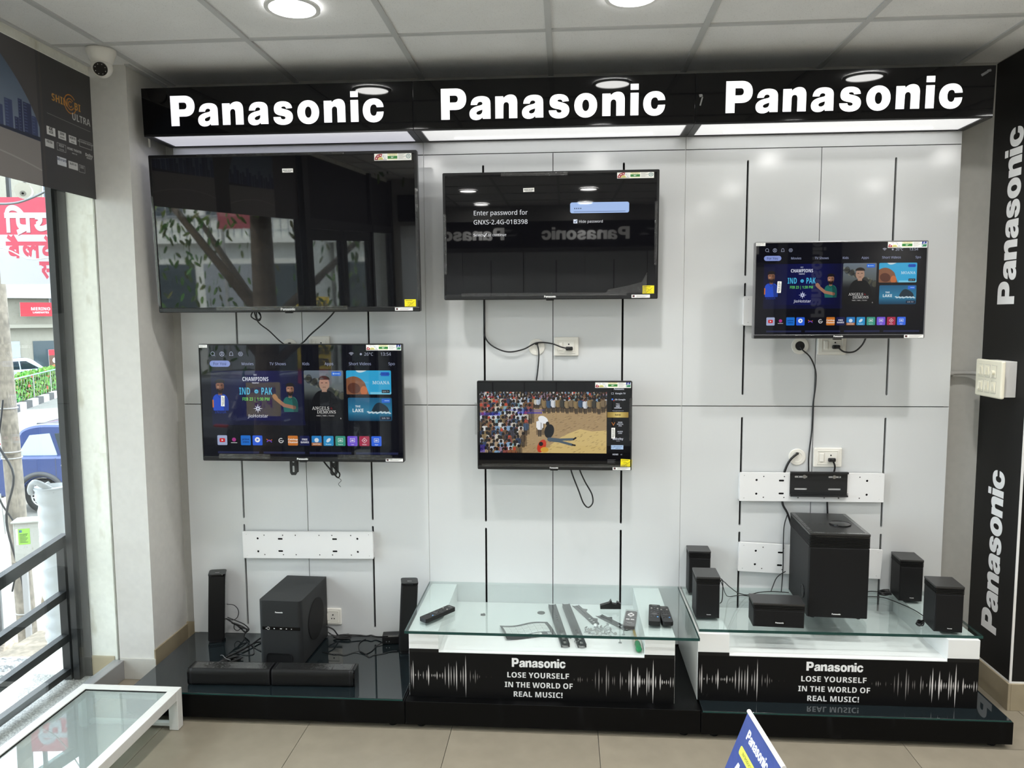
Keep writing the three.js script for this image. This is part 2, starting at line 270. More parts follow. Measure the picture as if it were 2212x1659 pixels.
// ---------- printed flex banner on the upper shop glass ----------
{
  const Z0 = 0.232, Z1 = 2.80, Y0 = 2.268, Y1 = 2.806, W = Z1 - Z0, HH = Y1 - Y0, S = 780;
  const tex = canvasTex(Math.round(W * S), Math.round(HH * S), (g, w, h) => {
    const X = (z) => (Z1 - z) * S, Y = (y) => (Y1 - y) * S;
    g.fillStyle = '#3d3c3e'; g.fillRect(0, 0, w, h);
    g.fillStyle = '#4c494a'; g.fillRect(0, 0, X(0.6), h);
    for (const [o, n] of [[0, 1], [-0.95, 0]]) {   // arched picture of a city with a road
      const xr = X(0.597) + o * S, bottom = Y(2.30);
      g.save(); g.beginPath(); g.moveTo(xr - 0.75 * S, Y(2.80)); g.lineTo(xr - 0.30 * S, Y(2.80)); g.quadraticCurveTo(xr - 0.07 * S, Y(2.66), xr, Y(2.50)); g.lineTo(xr, bottom + 30); g.lineTo(xr - 0.75 * S, bottom + 30); g.closePath(); g.clip();
      const k = g.createLinearGradient(0, Y(2.8), 0, Y(2.45)); k.addColorStop(0, '#3c4d63'); k.addColorStop(1, '#7c8797'); g.fillStyle = k; g.fillRect(xr - 0.75 * S, 0, 0.75 * S, h);
      g.fillStyle = '#2c3555'; let bx0 = xr - 0.75 * S; let q = 7 + n;
      while (bx0 < xr) { q = (q * 137 + 31) % 101; const bw = 16 + q % 22, bh = 40 + (q * 3) % 70; g.fillStyle = q % 2 ? '#2b3354' : '#3a4568'; g.fillRect(bx0, Y(2.455) - bh, bw, bh + 10); g.fillStyle = '#55628a'; for (let a = 4; a < bh; a += 9) g.fillRect(bx0 + 3, Y(2.455) - bh + a, bw * 0.35, 2); bx0 += bw + (q % 9); }
      g.fillStyle = '#252a3d'; g.fillRect(xr - 0.75 * S, Y(2.462), 0.75 * S, 14);
      g.fillStyle = '#85807e'; g.beginPath(); g.moveTo(xr - 0.75 * S, Y(2.47)); g.lineTo(xr, Y(2.445)); g.lineTo(xr, h); g.lineTo(xr - 0.75 * S, h); g.fill();
      g.strokeStyle = '#9a9693'; g.lineWidth = 5; g.beginPath(); g.moveTo(xr - 0.75 * S, Y(2.35)); g.quadraticCurveTo(xr - 0.4 * S, Y(2.41), xr, Y(2.33)); g.stroke();
      g.restore();
    }
    g.fillStyle = '#444140'; g.fillRect(X(0.585), 0, 10, h);
    g.save(); g.translate(X(0.515), Y(2.632)); g.transform(1, 0.0, 0, 1, 0, 0);
    g.font = 'bold 34px sans-serif'; g.fillStyle = '#c08a3c'; g.fillText('SHIN', 0, 0); g.fillText('BI', 112, 0);
    g.strokeStyle = '#b9762c'; g.lineWidth = 4; for (const r of [9, 18, 30]) { g.beginPath(); g.arc(93, -12, r, 0.4, 5.6); g.stroke(); }
    g.restore();
    g.font = 'bold 32px sans-serif'; g.fillStyle = '#b9b9b9'; g.fillText('ULTRA', X(0.39), Y(2.612) + 20);
    g.strokeStyle = '#8a8a8a'; g.lineWidth = 1.5; g.beginPath(); g.moveTo(X(0.548), Y(2.572)); g.lineTo(X(0.266), Y(2.562)); g.stroke();
    const chip = (z, y, wz, hy, txt, fill = '#c9c9c9', ink = '#2b2b2b', fs = 12) => { g.fillStyle = fill; if (fill === 'none') { g.strokeStyle = '#a8a8a8'; g.strokeRect(X(z), Y(y), wz * S, hy * S); } else g.fillRect(X(z), Y(y), wz * S, hy * S); g.fillStyle = ink; g.textAlign = 'center'; txt.forEach((t, i) => { g.font = `bold ${i ? fs * 0.6 : fs}px sans-serif`; g.fillText(t, X(z) + wz * S / 2, Y(y) + hy * S * (0.45 + 0.38 * i)); }); g.textAlign = 'left'; };
    chip(0.556, 2.519, 0.053, 0.034, ['4K', 'HDR'], '#d2d2d2', '#222', 17);
    chip(0.486, 2.516, 0.05, 0.032, ['20W', 'SOUND'], '#c4c4c4', '#333', 11);
    chip(0.418, 2.514, 0.05, 0.032, ['HDR10', 'MODE'], '#c4c4c4', '#333', 10);
    chip(0.348, 2.512, 0.085, 0.030, ['ACCUVIEW DISPLAY'], 'none', '#a8a8a8', 9);
    chip(0.569, 2.464, 0.053, 0.03, ['HEXA'], '#c0c0c0', '#333', 11);
    chip(0.497, 2.464, 0.055, 0.03, ['HIGH', 'COLOUR'], 'none', '#b0b0b0', 10);
    chip(0.43, 2.464, 0.09, 0.03, ['HOME THEATER', 'BUILT-IN'], '#3d3c3e', '#bcbcbc', 10);
    chip(0.325, 2.462, 0.08, 0.03, ['Dolby', 'AUDIO'], '#3d3c3e', '#bcbcbc', 15);
    chip(0.501, 2.408, 0.058, 0.035, ['Mirrors', ''], '#c9ccd2', '#333b55', 13);
    chip(0.43, 2.404, 0.062, 0.032, ['built-in'], '#bdbdbd', '#444', 10);
    chip(0.36, 2.40, 0.04, 0.03, ['USB'], 'none', '#a8a8a8', 10);
  });
  const t = thing('flex_banner', 'dark printed flex banner stuck along the top of the shop window', 'banner', [0, 0, 0]);
  part('sheet', span(-2.0745, -2.0705, Y0, Y1, Z0, Z1), M.backing, t);
  part('print', new THREE.PlaneGeometry(W, HH).rotateY(Math.PI / 2).translate(-2.0695, (Y0 + Y1) / 2, (Z0 + Z1) / 2), std({ map: tex, roughness: 0.5 }), t);
}
// ---------- downlights ----------
{
  const trim = (() => { const s = new THREE.Shape(); s.absarc(0, 0, 0.098, 0, Math.PI * 2); s.holes.push(hole(0.084, 0, 0)); return extr(s, 0.006, 0.0015, 32).rotateX(Math.PI / 2); })();
  const disc = new THREE.CylinderGeometry(0.084, 0.084, 0.004, 40);
  const glow = std({ color: rgb(0.8, 0.8, 0.8), emissive: rgb(1, 0.99, 0.96), emissiveIntensity: LIGHT.downGlow, roughness: 0.6 });
  const cols = [-0.932, 0.292, 1.516, 2.74, 3.964], rows = [0.806, 2.03, 3.254, 4.478, 5.702];
  for (const x of cols) for (const z of rows) {
    const seen = z < 1 && x < 0.5;
    const t = thing('downlight', seen ? (x < 0 ? 'round white ceiling downlight over the leftmost lit sign box' : 'round white ceiling downlight at the top edge over the middle sign box') : 'round white ceiling downlight mirrored in the dark screens', 'downlight', [x, H, z], 0, 'ceiling downlights');
    part('trim_ring', trim, M.white, t); part('diffuser', at(disc.clone(), 0, -0.002, 0), glow, t);
    const l = new THREE.SpotLight(rgb(1, 0.985, 0.96), LIGHT.down, 0, 1.0, 1.0, 2); l.position.set(x, H - 0.002, z); l.target.position.set(x, 0, z); l.castShadow = true; l.shadow.radius = 1.2; scene.add(l, l.target);
  }
}
// ---------- dome security camera on the ceiling ----------
{
  const t = thing('security_camera', 'white dome security camera under the ceiling by the column', 'camera', [-1.885, H, 0.45]);
  part('base', [cyl(0.05, 0.006, 0, -0.003, 0, 0.056, 40), new THREE.LatheGeometry([[0.058, -0.003], [0.058, -0.012], [0.054, -0.022], [0.046, -0.045], [0.036, -0.062]].map((p) => new THREE.Vector2(...p)), 40)], M.whitePlastic, t);
  const e = part('eyeball', new THREE.SphereGeometry(0.042, 32, 20).translate(0, -0.072, 0), M.whitePlastic, t);
  const dir = V3(0.35, -0.42, 0.84).normalize(), c = V3(0, -0.072, 0).addScaledVector(dir, 0.030);
  const q = new THREE.Quaternion().setFromUnitVectors(V3(0, 1, 0), dir);
  part('lens_cover', new THREE.CylinderGeometry(0.027, 0.027, 0.024, 32).applyQuaternion(q).translate(c.x, c.y, c.z), M.blackGloss, e);
  const ring = []; for (let i = 0; i < 8; i++) { const a = i * Math.PI / 4; ring.push(new THREE.CylinderGeometry(0.002, 0.002, 0.0265, 8).translate(Math.cos(a) * 0.02, 0, Math.sin(a) * 0.02)); }
  part('led_ring', join(ring).applyQuaternion(q).translate(c.x, c.y, c.z), M.greyCable, e);
}

// ---------- three bays of white display panels ----------
const BAY = [-1.22, 0, 1.22], SIDE = ['left-hand', 'middle', 'right-hand'];
{
  const slot = (x, y0, y1) => { const p = new THREE.Path(), r = 0.0048; p.moveTo(x - r, y0 + r); p.absarc(x, y0 + r, r, Math.PI, 0, false); p.lineTo(x + r, y1 - r); p.absarc(x, y1 - r, r, 0, Math.PI, false); p.lineTo(x - r, y0 + r); return p; };
  const make = (s, y0, y1, slots) => { const q = poly([[-0.3035, y0], [0.3035, y0], [0.3035, y1], [-0.3035, y1]]); for (const [a, b] of slots) q.holes.push(slot(s * 0.0228, a, b)); return boxUV(extr(q, 0.018, 0, 6)); };
  const U = [-1, 1].map((s) => make(s, 1.304, 2.486, [[1.355, 1.878], [1.911, 2.436]]));
  const L = [-1, 1].map((s) => make(s, 0.13, 1.3, [[0.172, 0.697], [0.727, 1.25]]));
  BAY.forEach((cx, b) => {
    const t = thing('display_panel', ['white slotted wall panelling behind the two left-hand televisions', 'white slotted wall panelling of the middle bay', 'white slotted wall panelling behind the right-hand television and speakers'][b], 'wall panel', [cx, 0, 0], 0, 'white display wall bays');
    part('backing_board', span(-0.608, 0.608, 0.02, 2.55, -0.055, -0.045), M.backing, t);
    [-1, 1].forEach((s, k) => { for (const g of [U[k], L[k]]) { const m = part('panel', g, M.panel, t); m.position.set(s * 0.3052, 0, -0.018); } });
    part('top_strip', boxUV(span(-0.6085, 0.6085, 2.49, 2.556, -0.018, 0)), M.panel, t);
    for (const s of [-1, 1]) part('edge_trim', span(s * 0.6095 - 0.0003, s * 0.6095 + 0.0003, 0.13, 2.556, -0.045, -0.001), M.white, t);
  });
}
// ---------- lit sign boxes over the bays ----------
BAY.forEach((cx, b) => {
  const x0 = b === 0 ? -0.621 : -0.6092, x1 = b === 2 ? 0.614 : 0.6092, y0 = 2.5505, y1 = 2.754, zf = 0.231;
  const t = thing('sign_box', ['leftmost glossy black sign box with lit white lettering over the big dark television', 'middle glossy black sign box with lit white lettering', 'rightmost glossy black sign box with lit white lettering next to the black pillar'][b], 'sign', [cx, 0, 0], 0, 'lit sign boxes over the display wall');
  const lean = (g) => { const p = g.attributes.position; for (let i = 0; i < p.count; i++) if (p.getZ(i) > 0.12) p.setZ(i, p.getZ(i) + (p.getY(i) - y0) * 0.034); g.computeVertexNormals(); return g; };   // the front leans out a little at the top
  part('housing', lean(span(x0, x1, y0 + 0.004, y1, 0.001, zf - 0.004)), M.blackSatin, t);
  part('face', lean(rspan(x0, x1, y0, y1, zf - 0.0035, zf, 0.0012)), M.blackGloss, t);
  wordGeos(0.968, 0.0012, 0.13, 10).forEach((g) => { g.translate(-0.488 + [0.0, 0.003, 0.006][b], 2.5875, zf + 0.0002); part('letter', lean(g), std({ color: rgb(0.85, 0.85, 0.86), emissive: b ? rgb(1, 1, 1) : rgb(0.93, 0.92, 1.0), emissiveIntensity: LIGHT.letter * [0.92, 0.97, 1][b], roughness: 0.5 }), t); });
  const ring = poly([[x0, 0], [x1, 0], [x1, zf - 0.002], [x0, zf - 0.002]]); ring.holes.push(new THREE.Path([[x0 + 0.03, 0.012], [x1 - 0.03, 0.012], [x1 - 0.03, zf - 0.012], [x0 + 0.03, zf - 0.012]].map((p) => new THREE.Vector2(...p))));
  part('bottom_frame', at(extr(ring, 0.010).rotateX(Math.PI / 2), 0, y0 + 0.0045, 0), M.blackSatin, t);
  const dw = x1 - x0 - 0.062, gl = LIGHT.stripGlow[b];
  part('light_diffuser', span(x0 + 0.031, x1 - 0.031, y0 - 0.001, y0 + 0.0035, 0.0125, zf - 0.0125), std({ color: rgb(0.75, 0.75, 0.75), emissive: b ? rgb(1, 1, 1) : rgb(0.9, 0.9, 1), emissiveIntensity: gl, roughness: 0.45 }), t);
  if (b) part('light_tube', cylX(0.006, dw * 0.78, 0, y0 + 0.0005, 0.06), std({ color: rgb(0.8, 0.8, 0.8), emissive: rgb(1, 1, 1), emissiveIntensity: 2.2, roughness: 0.5 }), t);
  const a = new THREE.RectAreaLight(b ? 0xffffff : 0xe6e6ff, LIGHT.strip * [0.8, 1, 1.05][b], dw, 0.2); a.position.set(cx + (x0 + x1) / 2, y0 - 0.008, 0.115); a.rotation.set(-Math.PI / 2, 0, 0); scene.add(a);
});
{ // strips of grey sticky tape left on the sign faces
  const tape = std({ color: rgb(0.10, 0.10, 0.105), roughness: 0.5 });
  const g = thing('tape_scrap', 'scrap of grey sticky tape left at the right end of the rightmost sign box', 'tape', [1.79, 2.722, 0.2372]);
  part('strip', [bx(0.030, 0.010, 0.0006).rotateZ(0.55), bx(0.016, 0.010, 0.0006).rotateZ(0.2).translate(0.017, 0.011, 0.0004)], tape, g);
  const h = thing('tape_scrap', 'torn grey tape at the joint between middle and rightmost sign boxes', 'tape', [0.637, 2.645, 0.2343]);
  part('strip', [bx(0.006, 0.05, 0.0006).rotateZ(-0.25), bx(0.014, 0.012, 0.0006).rotateZ(0.3).translate(-0.004, 0.018, 0.0004)], std({ color: rgb(0.2, 0.2, 0.2), roughness: 0.4 }), h);
}
// ---------- sticker prints ----------
T.energy = [0, 1].map((alt) => canvasTex(384, 84, (g) => {
  g.fillStyle = '#f1f1ec'; g.fillRect(0, 0, 384, 84);
  g.save(); g.translate(66, 74); for (let i = 0; i < 5; i++) { g.beginPath(); g.moveTo(0, 0); g.arc(0, 0, 62, Math.PI + i * Math.PI / 5, Math.PI + (i + 1) * Math.PI / 5 - 0.03); g.closePath(); g.fillStyle = i < (alt ? 1 : 3) ? '#9c1f2a' : '#e9ecec'; g.fill(); g.strokeStyle = '#c7a0a0'; g.lineWidth = 1; g.stroke(); g.fillStyle = i < 3 ? '#fff' : '#a9b6b8'; const a = Math.PI + (i + 0.5) * Math.PI / 5; g.beginPath(); g.arc(Math.cos(a) * 46, Math.sin(a) * 46, 6, 0, 7); g.fill(); }
  g.beginPath(); g.arc(0, 0, 28, Math.PI, 0); g.closePath(); g.fillStyle = '#efe39a'; g.fill(); g.fillStyle = '#7d8a3a'; g.font = 'bold 10px sans-serif'; g.textAlign = 'center'; g.fillText('POWER', 0, -12); g.fillText('SAVINGS', 0, -3); g.restore();
  g.fillStyle = '#2a2a2a'; g.fillRect(4, 75, 124, 4);
  g.fillStyle = '#f0edc9'; g.fillRect(138, 6, 100, 70); g.fillStyle = '#2b7d36'; g.fillRect(138, 36, 100, 30); g.fillStyle = '#fff'; g.font = 'bold 20px sans-serif'; g.textAlign = 'center'; g.fillText(alt ? '43"' : '55"', 188, 58);
  g.fillStyle = '#8c7a30'; g.font = '9px sans-serif'; g.fillText('ENERGY CONSUMPTION', 188, 20); g.fillText('UNITS PER YEAR', 188, 31);
  g.fillStyle = '#9a9a96'; for (let i = 0; i < 9; i++) g.fillRect(248, 8 + i * 7.5, 36 + ((i * 37) % 50), 2.5);
  if (alt) { g.fillStyle = '#2e3f8f'; g.fillRect(330, 8, 46, 34); g.fillStyle = '#2d7d5a'; g.fillRect(330, 42, 46, 32); g.strokeStyle = '#fff'; g.lineWidth = 4; g.beginPath(); g.moveTo(334, 66); g.lineTo(352, 16); g.lineTo(356, 46); g.lineTo(374, 34); g.stroke(); } else { g.beginPath(); g.arc(352, 42, 25, 0, 7); g.fillStyle = '#8fa3a2'; g.fill(); g.beginPath(); g.arc(352, 42, 17, 0, 7); g.fillStyle = '#dfe6e2'; g.fill(); g.fillStyle = '#2a3340'; g.font = 'bold 12px sans-serif'; g.fillText('PM', 352, 40); g.fillRect(338, 46, 28, 3); }
}));
T.barcode = canvasTex(128, 44, (g) => { g.fillStyle = '#f3f3ef'; g.fillRect(0, 0, 128, 44); g.fillStyle = '#333'; let x = 10, k = 5; while (x < 116) { k = (k * 73 + 11) % 29; g.fillRect(x, 10, 1 + k % 3, 18); x += 2 + k % 4 + k % 3; } g.fillRect(24, 32, 80, 4); });
T.spec = canvasTex(192, 36, (g) => { g.fillStyle = '#f2f2f0'; g.fillRect(0, 0, 192, 36); g.fillStyle = '#3a2a2c'; g.fillRect(10, 6, 22, 22); g.fillStyle = '#7d2530'; g.fillRect(18, 10, 8, 10); g.fillStyle = '#99928f'; for (let i = 0; i < 4; i++) g.fillRect(50, 8 + i * 6, 128 - i * 13, 2.5); });
T.note = canvasTex(128, 88, (g) => { g.fillStyle = '#f2e21c'; g.fillRect(0, 0, 128, 88); g.fillStyle = '#a8960f'; g.fillRect(10, 8, 78, 9); for (let i = 0; i < 6; i++) { g.fillRect(8 + (i * 13) % 30, 26 + i * 9, 50 + (i * 29) % 50, 2.5); } g.strokeStyle = '#5a5608'; g.lineWidth = 3; g.beginPath(); g.moveTo(40, 82); g.bezierCurveTo(70, 40, 60, 70, 110, 22); g.moveTo(38, 40); g.quadraticCurveTo(55, 30, 70, 44); g.stroke(); });
T.cornerTag = canvasTex(128, 44, (g) => { g.fillStyle = '#f0f0ee'; g.fillRect(0, 0, 128, 44); g.fillStyle = '#555'; g.font = 'bold 14px sans-serif'; g.fillText('Protective film', 8, 18); g.fillText('remove', 8, 36); });
const stick = (map) => std({ map, roughness: 0.45 });
const MS = { energy: T.energy.map(stick), barcode: stick(T.barcode), spec: stick(T.spec), note: stick(T.note), corner: stick(T.cornerTag) };

// ---------- what the screens show ----------
function person(g, x, y, s, shirt, skin, arm) {   // a plain printed figure: shirt, neck, head, hair, beard
  g.fillStyle = shirt; g.beginPath(); g.moveTo(x - 46 * s, y + 160 * s); g.quadraticCurveTo(x - 66 * s, y + 62 * s, x - 22 * s, y + 52 * s); g.lineTo(x + 22 * s, y + 52 * s); g.quadraticCurveTo(x + 62 * s, y + 62 * s, x + 52 * s, y + 160 * s); g.fill();
  if (arm) { g.strokeStyle = skin; g.lineCap = 'round'; g.lineWidth = 26 * s; g.beginPath(); g.moveTo(x + 26 * s, y + 128 * s); g.lineTo(x - 46 * s, y + 112 * s); g.lineTo(x - 104 * s, y + 64 * s); g.stroke(); g.lineWidth = 32 * s; g.beginPath(); g.moveTo(x - 104 * s, y + 60 * s); g.lineTo(x - 112 * s, y + 48 * s); g.stroke(); }
  g.fillStyle = 'rgba(0,0,0,.28)'; g.beginPath(); g.moveTo(x + 10 * s, y + 54 * s); g.quadraticCurveTo(x + 62 * s, y + 62 * s, x + 52 * s, y + 160 * s); g.lineTo(x + 22 * s, y + 160 * s); g.fill(); g.strokeStyle = 'rgba(0,0,0,.3)'; g.lineWidth = 4 * s; g.beginPath(); g.moveTo(x - 20 * s, y + 54 * s); g.lineTo(x - 2 * s, y + 76 * s); g.lineTo(x + 18 * s, y + 54 * s); g.stroke();
  g.fillStyle = skin; g.fillRect(x - 13 * s, y + 28 * s, 26 * s, 30 * s); g.fillStyle = 'rgba(0,0,0,.35)'; g.fillRect(x - 13 * s, y + 36 * s, 26 * s, 16 * s); g.fillStyle = skin; g.beginPath(); g.moveTo(x - 27 * s, y - 14 * s); g.quadraticCurveTo(x - 30 * s, y + 20 * s, x - 8 * s, y + 40 * s); g.quadraticCurveTo(x + 4 * s, y + 46 * s, x + 16 * s, y + 36 * s); g.quadraticCurveTo(x + 30 * s, y + 18 * s, x + 27 * s, y - 14 * s); g.quadraticCurveTo(x, y - 44 * s, x - 27 * s, y - 14 * s); g.fill(); g.fillStyle = 'rgba(30,10,0,.28)'; g.beginPath(); g.moveTo(x + 6 * s, y - 20 * s); g.lineTo(x + 27 * s, y - 14 * s); g.quadraticCurveTo(x + 30 * s, y + 18 * s, x + 16 * s, y + 36 * s); g.lineTo(x + 8 * s, y + 10 * s); g.fill(); g.fillStyle = 'rgba(255,225,200,.25)'; g.beginPath(); g.ellipse(x - 12 * s, y + 4 * s, 8 * s, 10 * s, 0, 0, 7); g.fill();
  g.fillStyle = '#1c1512'; g.beginPath(); g.ellipse(x, y - 22 * s, 32 * s, 26 * s, 0, Math.PI, 0); g.fill(); g.beginPath(); g.moveTo(x - 22 * s, y + 14 * s); g.quadraticCurveTo(x - 20 * s, y + 42 * s, x + 2 * s, y + 46 * s); g.quadraticCurveTo(x + 22 * s, y + 42 * s, x + 23 * s, y + 12 * s); g.quadraticCurveTo(x + 12 * s, y + 20 * s, x + 2 * s, y + 15 * s); g.quadraticCurveTo(x - 12 * s, y + 20 * s, x - 22 * s, y + 14 * s); g.fill();
  g.fillRect(x - 17 * s, y - 9 * s, 11 * s, 4 * s); g.fillRect(x + 5 * s, y - 9 * s, 11 * s, 4 * s); g.fillStyle = '#7a4638'; g.fillRect(x - 9 * s, y + 20 * s, 18 * s, 4 * s);
}
T.menu = canvasTex(1280, 720, (g, W, H2) => {
  g.fillStyle = '#05060f'; g.fillRect(0, 0, W, H2);
  const k = g.createLinearGradient(60, 0, 640, 0); k.addColorStop(0, '#070a2e'); k.addColorStop(0.6, '#0c1150'); k.addColorStop(1, '#080b30'); g.fillStyle = k; g.fillRect(64, 165, 580, 320);
  const icon = (x, d) => { g.strokeStyle = '#b6bdd6'; g.lineWidth = 3; g.beginPath(); d(x); g.stroke(); };
  icon(84, (x) => { g.arc(x, 56, 12, 0, 7); g.moveTo(x + 9, 65); g.lineTo(x + 16, 72); }); icon(143, (x) => { g.arc(x, 58, 14, 0, 7); g.moveTo(x + 5, 54); g.arc(x, 54, 5, 0, 7); g.moveTo(x - 9, 68); g.quadraticCurveTo(x, 56, x + 9, 68); });
  icon(203, (x) => { g.moveTo(x - 13, 68); g.lineTo(x + 13, 68); g.moveTo(x - 10, 68); g.quadraticCurveTo(x - 10, 44, x, 44); g.quadraticCurveTo(x + 10, 44, x + 10, 68); }); icon(263, (x) => { for (let i = 0; i < 7; i++) { const a = i * Math.PI / 3; g[i ? 'lineTo' : 'moveTo'](x + 14 * Math.cos(a), 58 + 14 * Math.sin(a)); } g.moveTo(x + 5, 58); g.arc(x, 58, 5, 0, 7); });
  g.strokeStyle = '#cfd5e6'; for (const r of [6, 13, 20]) { g.lineWidth = 3.5; g.beginPath(); g.arc(966, 70, r, Math.PI * 1.25, Math.PI * 1.75); g.stroke(); }
  g.fillStyle = '#b9c0d4'; g.font = '27px sans-serif'; g.fillText('26°C', 1046, 70); g.fillText('13:54', 1148, 70); g.beginPath(); g.arc(1026, 60, 7, 0, 7); g.fill();
  g.fillStyle = '#8fa0e0'; g.beginPath(); g.roundRect(62, 100, 132, 40, 20); g.fill(); g.fillStyle = '#1b2350'; g.font = '25px sans-serif'; g.fillText('For You', 84, 129);
  g.fillStyle = '#b4bde0'; for (const [s, x] of [['Movies', 266], ['TV Shows', 446], ['Kids', 654], ['Apps', 796], ['Short Videos', 948], ['Spo', 1196]]) g.fillText(s, x, 130);
  person(g, 122, 265, 0.98, '#1f4fd0', '#8d5f48'); g.fillStyle = '#e07a2b'; g.fillRect(70, 352, 8, 50); g.font = 'bold 26px sans-serif'; g.fillStyle = '#0d2f8d'; g.fillText('INDIA', 82, 440);
  person(g, 572, 285, 0.9, '#1f6a62', '#a5765e', true); g.fillStyle = '#080b30'; g.fillRect(64, 485, 600, 30); g.fillRect(640, 165, 20, 340);
  g.textAlign = 'center'; g.fillStyle = '#e9ecf8'; g.font = 'bold 13px sans-serif'; g.fillText('ICC', 352, 196); g.font = 'bold 33px sans-serif'; g.save(); g.translate(352, 231); g.scale(0.86, 1.1); g.fillText('CHAMPIONS', 0, 0); g.restore(); g.font = 'bold 12px sans-serif'; g.fillText('TROPHY', 352, 248);
  g.fillStyle = '#4ec3ee'; g.font = 'bold 54px sans-serif'; g.save(); g.translate(352, 318); g.scale(0.72, 1.15); g.fillText('IND', -98, 0); g.fillText('PAK', 96, 0); g.restore(); g.beginPath(); g.arc(356, 298, 13, 0, 7); g.fill(); g.fillStyle = '#0c1150'; g.font = 'bold 13px sans-serif'; g.fillText('vs', 356, 303);
  g.fillStyle = '#6fdc6a'; g.font = 'bold 28px sans-serif'; g.save(); g.translate(352, 357); g.scale(0.8, 1.05); g.fillText('FEB 23 | 1:30 PM', 0, 0); g.restore();
  g.save(); g.translate(362, 408); g.fillStyle = '#dfe6ff'; for (let i = 0; i < 8; i++) { g.rotate(Math.PI / 4); g.beginPath(); g.moveTo(0, -26 - (i % 2) * 6); g.lineTo(4.5, -5); g.lineTo(-4.5, -5); g.fill(); } g.restore();
  g.fillStyle = '#eef1fb'; g.font = '29px sans-serif'; g.fillText('JioHotstar', 362, 466);
  // a dark film tile: a plain man in a black coat before smoke
  g.save(); g.beginPath(); g.roundRect(662, 163, 250, 322, 8); g.clip(); const p = g.createLinearGradient(0, 163, 0, 485); p.addColorStop(0, '#6e7a86'); p.addColorStop(0.4, '#59605f'); p.addColorStop(0.6, '#15171a'); p.addColorStop(1, '#050507'); g.fillStyle = p; g.fillRect(662, 163, 250, 322);
  for (let i = 0; i < 26; i++) { g.fillStyle = i % 3 ? 'rgba(28,30,30,.5)' : 'rgba(180,170,120,.25)'; g.beginPath(); g.ellipse(662 + (i * 71) % 250, 200 + (i * 37) % 130, 18 + i % 16, 10 + i % 12, i, 0, 7); g.fill(); }
  g.fillStyle = '#0b0c0f'; g.beginPath(); g.moveTo(690, 485); g.quadraticCurveTo(700, 300, 770, 290); g.lineTo(810, 290); g.quadraticCurveTo(884, 300, 892, 485); g.fill(); g.fillStyle = '#b08d78'; g.beginPath(); g.ellipse(790, 248, 33, 43, 0, 0, 7); g.fill(); g.fillRect(774, 278, 32, 22); g.fillStyle = '#2a221e'; g.beginPath(); g.ellipse(790, 222, 36, 25, 0, Math.PI, 0); g.fill(); g.fillRect(770, 240, 13, 4); g.fillRect(797, 240, 13, 4); g.fillStyle = '#7a4f44'; g.fillRect(780, 268, 20, 4); g.restore();
  g.fillStyle = '#f2f0ec'; g.font = '28px serif'; g.fillText('ANGELS', 764, 414); g.fillStyle = '#b0242a'; g.font = '20px serif'; g.fillText('&', 832, 412); g.fillStyle = '#f2f0ec'; g.font = '28px serif'; g.fillText('DEMONS', 800, 438); g.font = '10px sans-serif'; g.fillText('HINDI | TAMIL | TELUGU', 792, 456); g.font = '14px sans-serif'; g.fillText('A', 890, 474);
  g.fillStyle = '#2a6fe0'; g.beginPath(); g.roundRect(838, 170, 62, 28, 6); g.fill(); g.fillStyle = '#bfe0ff'; g.fillRect(856, 182, 34, 4); g.beginPath(); g.arc(850, 184, 5, 0, 7); g.fill();
  // blue film tile: sea and shore only
  g.save(); g.beginPath(); g.roundRect(930, 163, 282, 152, 8); g.clip(); g.fillStyle = '#35aee0'; g.fillRect(930, 163, 282, 152); g.fillStyle = '#8a5a3f'; g.beginPath(); g.moveTo(930, 315); g.lineTo(930, 216); g.quadraticCurveTo(990, 176, 1046, 240); g.lineTo(1072, 315); g.fill(); g.fillStyle = '#5c3426'; g.beginPath(); g.ellipse(978, 276, 40, 34, 0.3, 0, 7); g.fill(); g.fillStyle = '#c9713f'; g.beginPath(); g.ellipse(1040, 292, 22, 30, 0, 0, 7); g.fill(); g.fillStyle = '#d8ecf2'; g.beginPath(); g.moveTo(1060, 163); g.quadraticCurveTo(1010, 190, 990, 163); g.fill(); g.fillStyle = '#7fd3f2'; g.fillRect(1080, 300, 132, 15); g.restore();
  g.fillStyle = '#eaf7ff'; g.font = '28px serif'; g.fillText('MOANA', 1148, 250); g.fillStyle = '#1557c9'; g.fillRect(1148, 174, 52, 24); g.fillStyle = '#082a6b'; g.font = 'bold 11px sans-serif'; g.fillText('prime video', 1174, 189); g.fillStyle = '#14202c'; g.fillRect(1152, 286, 50, 20); g.fillStyle = '#dfe8ee'; g.font = '13px sans-serif'; g.fillText('U/A 7+', 1177, 301);
  g.save(); g.beginPath(); g.roundRect(938, 336, 276, 148, 8); g.clip(); const q = g.createLinearGradient(0, 336, 0, 484); q.addColorStop(0, '#1f5f86'); q.addColorStop(0.6, '#2f83a8'); q.addColorStop(1, '#123f5c'); g.fillStyle = q; g.fillRect(938, 336, 276, 148); g.fillStyle = '#22343f'; g.beginPath(); g.moveTo(1084, 426); g.quadraticCurveTo(1110, 350, 1150, 372); g.quadraticCurveTo(1196, 392, 1196, 426); g.fill(); g.fillStyle = '#cfe4ec'; for (let i = 0; i < 18; i++) { g.beginPath(); g.ellipse(1064 + i * 8, 426 + (i * 7) % 10, 9, 4, 0, 0, 7); g.fill(); } g.restore();
